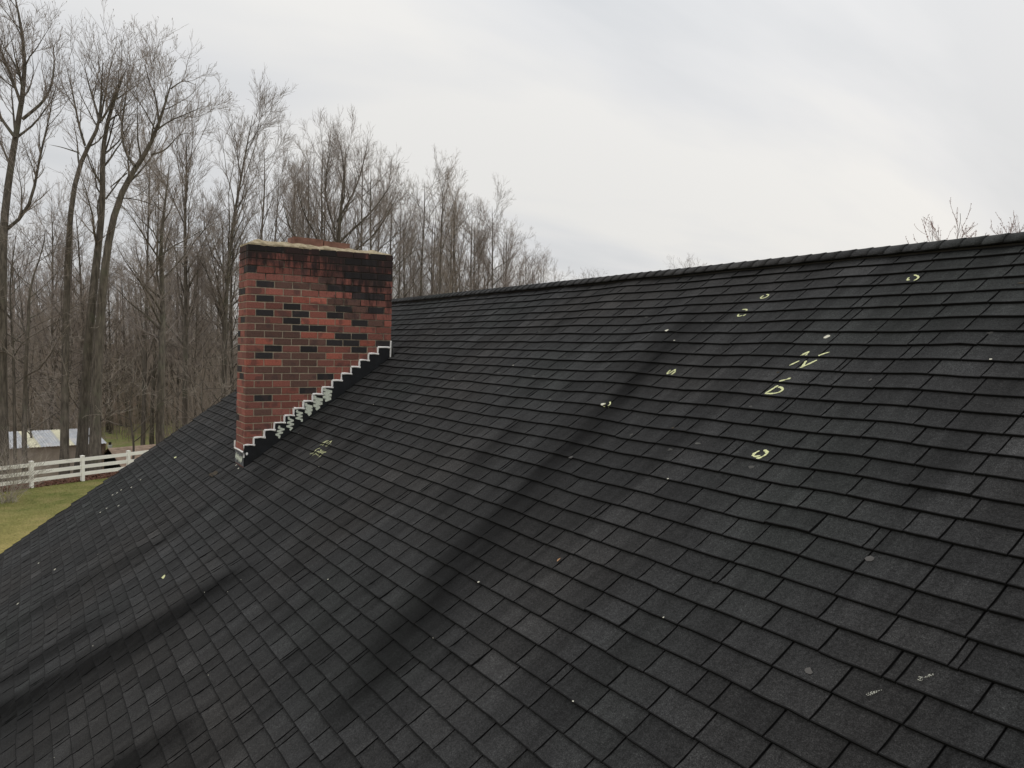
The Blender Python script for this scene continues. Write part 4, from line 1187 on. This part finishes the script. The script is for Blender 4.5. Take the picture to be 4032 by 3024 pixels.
# generic forest trees, copied
GEN = []
def generic(seed, H, r0, **kw):
    g = np.random.default_rng(seed + 500)
    z = np.linspace(0, H, 9); drift = np.cumsum(g.normal(0, 0.042 * H / 9, (9, 2)), 0); drift[0] = 0
    P = np.concatenate([drift, z[:, None]], 1); P[0, 2] = -0.3
    return grow(P, r0, seed, (), **kw)
specs = [dict(nl=26, cb=0.22, limb_len=0.34, spread=32, up=0.09),
         dict(nl=24, cb=0.26, limb_len=0.36, spread=42, up=0.07),
         dict(nl=24, cb=0.14, limb_len=0.42, spread=58, up=0.05),
         dict(nl=28, cb=0.30, limb_len=0.30, spread=28, up=0.11),
         dict(nl=24, cb=0.12, limb_len=0.46, spread=50, up=0.06),
         dict(nl=22, cb=0.30, limb_len=0.40, spread=46, up=0.07)]
geos = []
for i, sp in enumerate(specs):
    gT, gC = generic(30 + i, 22.0, 0.19 + 0.02 * (i % 3), rt=0.0062, dens=(2.3, 3.2, 3.6), lens=(2.3, 1.0, 0.45), tang=30, **sp)
    geos.append((mesh_np('trunk', gT[0], gT[1], True, [MAT['bark2'] if i % 2 else MAT['bark']]), mesh_np('crown', gC[0], gC[1], False, [MAT['twig'] if i % 3 else MAT['twigdark']])))
first = {}
def forest_tree(kind, u, dep, Hm, label, group, name='forest_tree', v=1700, wide=1.0):
    q = at(u, v, dep); z = gz(q[0], q[1]); s = Hm / 22.0
    o = empty(name, (q[0], q[1], z), label, 'tree', group)
    o.rotation_euler = (rng.normal(0, 0.025), rng.normal(0, 0.025), rng.uniform(0, 6.28)); o.scale = (s * wide, s * wide, s)
    link('trunk', geos[kind][0], o); link('crown', geos[kind][1], o)
    return o
LW = 'bare tree among the close woods behind the metal-roofed shed'
GW = 'woods behind the shed'
for i in range(46):
    u = -130 + 1080 * (i + rng.uniform(0.1, 0.9)) / 46
    dep = rng.uniform(54, 84)
    if 400 < u < 660: dep = rng.uniform(68, 86)
    Hm = rng.uniform(11, 15.5) * (1 + 0.10 * (dep - 54) / 30) if rng.uniform() < 0.75 else rng.uniform(16, 19)
    if u > 500: Hm = min(Hm, 15.5) if rng.uniform() < 0.6 else rng.uniform(16, 20)
    kd = int(rng.integers(0, 6))
    zone = 'behind the metal-roofed shed' if u < 240 else 'behind the paired tulip trees' if u < 440 else 'beyond the rough field' if u < 660 else 'between rough field and chimney'
    look = 'spreading bare tree' if kd in (2, 4) else 'narrow upright bare tree' if kd in (0, 3) else 'long-stemmed bare tree'
    size = 'tall ' if Hm > 16 else 'low '
    forest_tree(kd, u, dep, Hm, size + look + ' in woods ' + zone, GW)
# receding tree line beyond the chimney: (u in photo px, top y, depth)
LL = 'bare tree in the tree line receding from the chimney towards the ridge'
GL = 'receding tree line'
line = [(560, 560, 56), (1010, 560, 62), (1120, 620, 70), (1180, 600, 76), (1240, 560, 78), (1480, 640, 74), (1560, 760, 84), (1640, 700, 86), (1710, 665, 88), (1760, 800, 98), (1800, 740, 96), (1850, 830, 104), (1890, 850, 110), (1930, 800, 112), (1970, 900, 122), (2010, 920, 130), (2060, 980, 140), (2100, 1010, 150), (2140, 1030, 165), (2170, 1070, 180), (1330, 700, 80), (1420, 620, 80), (1580, 830, 80), (1680, 850, 92)]
for k_, (u, vt, dep) in enumerate(list(line)):
    if dep < 150: line.append((u + 38 + 9 * (k_ % 3), vt + 70 + 22 * (k_ % 4), dep + 7))
for i, (u, vt, dep) in enumerate(line):
    hz_ = 1330 + u * 0.0196
    Hm = (hz_ - vt) / FPX * dep + CAM[2] + 0.6
    part_ = 'nearest stretch of the receding tree line' if dep < 75 else 'tree line stretch behind the chimney' if dep < 97 else 'tree line stretch above the ridge' if dep < 125 else 'last low tree line stretch meeting the ridge'
    look = ['slim', 'slim', 'slim', 'bushy', 'long-stemmed', 'bushy'][i % 6]
    forest_tree([0, 1, 3, 4, 5, 2][i % 6], u, dep, Hm, look + ' bare tree in the ' + part_, GL, 'line_tree', wide=0.85)
LF = 'distant tree top just showing over the middle of the ridge'
for (u, vt, dep) in [(2655, 1035, 170), (2690, 1050, 180), (2310, 1085, 190), (2340, 1095, 200)]:
    hz_ = 1330 + u * 0.0196
    forest_tree(4, u, dep, (hz_ - vt) / FPX * dep + CAM[2] + 0.5, LF, 'distant tree tops over the ridge', 'distant_tree')
# red-budded trees behind the house, tops over the ridge
for i, (u, vt, lab) in enumerate([(3680, 985, 'bare tree with reddish buds, its lower top just clearing the ridge'), (3950, 960, 'bare tree with reddish buds, its taller top rising over the ridge vent')]):
    dep = 30.0 + 3 * i
    q = at(u, 1700, dep)
    hz_ = 1330 + u * 0.0196; H = (hz_ - vt) / FPX * dep + CAM[2] + 0.3
    g = np.random.default_rng(70 + i)
    P = np.array([[0, 0, -0.3], [0.1, 0, H * 0.3], [0, 0.1, H * 0.6], [0.1, 0.1, H * 0.85], [0.1, 0.1, H * 0.97]]) + np.array([q[0], q[1], 0])
    gT, gC = grow(P, 0.15, 80 + i, (), nl=26, cb=0.3, limb_len=0.40, spread=34, up=0.13, dens=(3.0, 3.4, 0), lens=(1.5, 0.6, 0.3), tang=28, rt=0.0055)
    # buds along the twigs
    n_ = len(gC[0]); sel = g.choice(n_, 5200)
    tip = gC[0][sel]; dr = g.normal(0, 0.5, (len(sel), 3)) + np.array([0, 0, 0.6])
    bud = tubes(np.stack([tip, tip + dr * 0.018, tip + dr * 0.04], 1), np.tile(np.array([0.004, 0.0115, 0.003]), (len(sel), 1)), 3)
    gC = cat([gC, bud])
    tree_thing('budding_tree', (q[0], q[1], 0), gT, gC, lab, None, MAT['bark'], MAT['twigred'])
# pale understory trees in front of the woods
for i, (u, dep, H, lab) in enumerate([(520, 47.0, 7.6, 'small pale-barked understory tree with spreading branches before the rough field'), (330, 43.6, 8.6, 'pale-twigged understory tree arching across the trunks behind the shed'), (800, 50.0, 8.0, 'pale spreading understory tree low beside the chimney'), (120, 48.5, 9.0, 'pale crooked understory tree reaching over the shed roof')]):
    q = at(u, 1750, dep); z = gz(q[0], q[1])
    P = np.array([[0, 0, -0.2], [0.2, 0.1, H * 0.25], [0.1, -0.2, H * 0.5], [0.4, 0.1, H * 0.75], [0.3, 0.3, H]]) + np.array([q[0], q[1], z])
    gT, gC = grow(P, 0.075, 90 + i, (), nl=13, cb=0.25, limb_len=0.75, spread=70, up=0.01, dens=(1.2, 1.6, 1.6), lens=(1.7, 0.8, 0.3), rt=0.0065, tang=46)
    tree_thing('understory_tree', (q[0], q[1], z), gT, gC, lab, None, MAT['bark2'], MAT['twigpale'])
# bare shrub on the lawn side of the fence
def shrub(u, v, dep, H, seed, label, mat, n=34, spread=0.5):
    q = at(u, v, dep); z = gz(q[0], q[1]); g = np.random.default_rng(seed)
    st = []
    for _ in range(n):
        d = np.array([g.normal(0, spread), g.normal(0, spread), 1.0]); d /= np.linalg.norm(d)
        p = np.array([q[0] + g.normal(0, 0.18), q[1] + g.normal(0, 0.18), z - 0.1]); pts = [p]
        ln = H * g.uniform(0.6, 1.1)
        for _k in range(5):
            d = d + g.normal(0, 0.10, 3); d /= np.linalg.norm(d); pts.append(pts[-1] + d * ln / 5)
        st.append(pts)
    P = np.array(st); Rr = np.tile(np.linspace(0.010, 0.004, 6), (n, 1))
    P2, R2 = spawn(P, Rr, 6, 0.25, 1.0, 35, 0.45, 4, 0.03, 0.15, g, 0.7, 0.0032, 0.4)
    P3, R3 = spawn(P2, R2, 3, 0.3, 1.0, 35, 0.5, 3, 0.03, 0.15, g, 0.8, 0.003, 0.4)
    o = empty('bare_shrub', (q[0], q[1], z), label, 'shrub')
    b = np.array([q[0], q[1], z])
    V, F = tubes(P, Rr, 4); link('stem', mesh_np('stem', V - b, F, True, [mat]), o)
    V, F = cat([tubes(P2, R2, 3), tubes(P3, R3, 3)]); link('branchlet', mesh_np('branchlet', V - b, F, False, [mat]), o)
shrub(25, 1955, 34.0, 2.6, 201, 'bare pale shrub in front of the white fence rails', MAT['twigpale'], 36, 0.55)
shrub(-60, 1900, 36.0, 3.0, 202, 'taller bare shrub at the end of the lawn by the fence', MAT['twig'], 30, 0.5)
shrub(20, 1850, 41.5, 2.6, 203, 'brown thicket shrub between the fence and the shed wall end', MAT['twig'], 34, 0.45)

# undergrowth and far wood: one mass each
g = np.random.default_rng(77)
n = 4600
uu = g.uniform(-200, 1500, n); dd = 52 + 75 * g.uniform(0, 1, n) ** 1.1
B = np.array([at(u, 1700, d) for u, d in zip(uu, dd)])
keep = ~((uu > 395) & (uu < 680) & (dd < 66))
B = B[keep]; dd = dd[keep]; n = len(B)
B[:, 2] = [gz(x, y) for x, y in B[:, :2]]
H = 1.5 + 9.5 * g.uniform(0, 1, n) ** 1.6
d = np.stack([g.normal(0, 0.16, n), g.normal(0, 0.16, n), np.ones(n)], 1)
pts = [B]
for _ in range(4):
    d = d + g.normal(0, 0.09, d.shape); d /= np.linalg.norm(d, axis=1, keepdims=True); pts.append(pts[-1] + d * (H / 4)[:, None])
P = np.stack(pts, 1); Rr = np.linspace(1, 0.3, 5)[None] * g.uniform(0.010, 0.032, n)[:, None]
P2, R2 = spawn(P, Rr, 6, 0.2, 1.0, 45, 0.42, 3, 0.03, 0.18, g, 0.5, 0.007, 0.4)
P3, R3 = spawn(P2, R2, 2, 0.3, 1.0, 40, 0.55, 2, 0.03, 0.18, g, 0.7, 0.006, 0.4)
V, F = cat([tubes(P, Rr, 3), tubes(P2, R2, 3), tubes(P3, R3, 3)])
tag(link('undergrowth', mesh_np('undergrowth', V, F, False, [MAT['twigdark']])), 'brown leafless undergrowth filling the floor of the woods', 'undergrowth', None, 'stuff')
# far wood
parts = []
lowT = [generic(300 + i, 22.0, 0.22, nl=13, cb=0.25, limb_len=0.40, spread=36, up=0.08, dens=(1.0, 1.2, 0), lens=(2.6, 1.3, 0.5), rt=0.013) for i in range(3)]
for i in range(95):
    u = g.uniform(-260, 1750) if i % 3 else g.uniform(-260, 900); dep = g.uniform(90, 175)
    q = at(u, 1700, dep); z = gz(q[0], q[1]); s = g.uniform(13, 19) / 22; a = g.uniform(0, 6.28)
    Rm = np.array([[math.cos(a), -math.sin(a), 0], [math.sin(a), math.cos(a), 0], [0, 0, 1]]) * s
    for gg in lowT[i % 3]:
        parts.append((gg[0] @ Rm.T + np.array([q[0], q[1], z]), gg[1]))
V, F = cat(parts)
tag(link('far_wood', mesh_np('far_wood', V, F, False, [MAT['twigdark']])), 'far grey-brown wood reading as one mass behind the nearer trees', 'wood', None, 'stuff')

# leaf litter along the fence and grass blades
n = 9000
t = g.uniform(-9, 12, n); dd = np.abs(g.normal(0.0, 1.3, n)) - 0.12
C = np.array([[*td(a, b), float(np.interp(b, DB, ZB))] for a, b in zip(t, dd)]); C[:, 2] += 0.012 + np.abs(g.normal(0, 0.025, n))
a1 = g.normal(size=(n, 3)); a1[:, 2] *= 0.45; a1 /= np.linalg.norm(a1, axis=1, keepdims=True)
a2 = np.cross(a1, g.normal(size=(n, 3)) * 0.4 + np.array([0, 0, 1.0])); a2 /= np.linalg.norm(a2, axis=1, keepdims=True)
sz = g.uniform(0.035, 0.075, n)[:, None]
V = np.stack([C - a1 * sz, C + a2 * sz * 0.55, C + a1 * sz, C - a2 * sz * 0.55], 1).reshape(-1, 3)
tag(link('leaf_litter', mesh_np('leaf_litter', V, np.arange(n * 4).reshape(-1, 4), False, [MAT['redleaf']])), 'reddish brown fallen leaves drifted along the foot of the fence', 'leaves', None, 'stuff')
n = 46000
t = g.uniform(-10, 8, n); dd = -16 * g.uniform(0, 1, n) ** 1.1 + 0.15
C = np.array([[*td(a, b), 0.0] for a, b in zip(t, dd)])
dr = g.normal(0, 0.45, (n, 3)); dr[:, 2] = 1; hh = g.uniform(0.018, 0.055, n)[:, None]
sd_ = g.normal(size=(n, 3)); sd_[:, 2] = 0; sd_ /= np.linalg.norm(sd_, axis=1, keepdims=True)
V = np.stack([C - sd_ * 0.006, C + sd_ * 0.006, C + dr * hh], 1).reshape(-1, 3)
tag(link('grass', mesh_np('grass', V, np.arange(n * 3).reshape(-1, 3), False, [MAT['lawn']])), 'short patchy winter grass covering the lawn', 'grass', None, 'stuff')
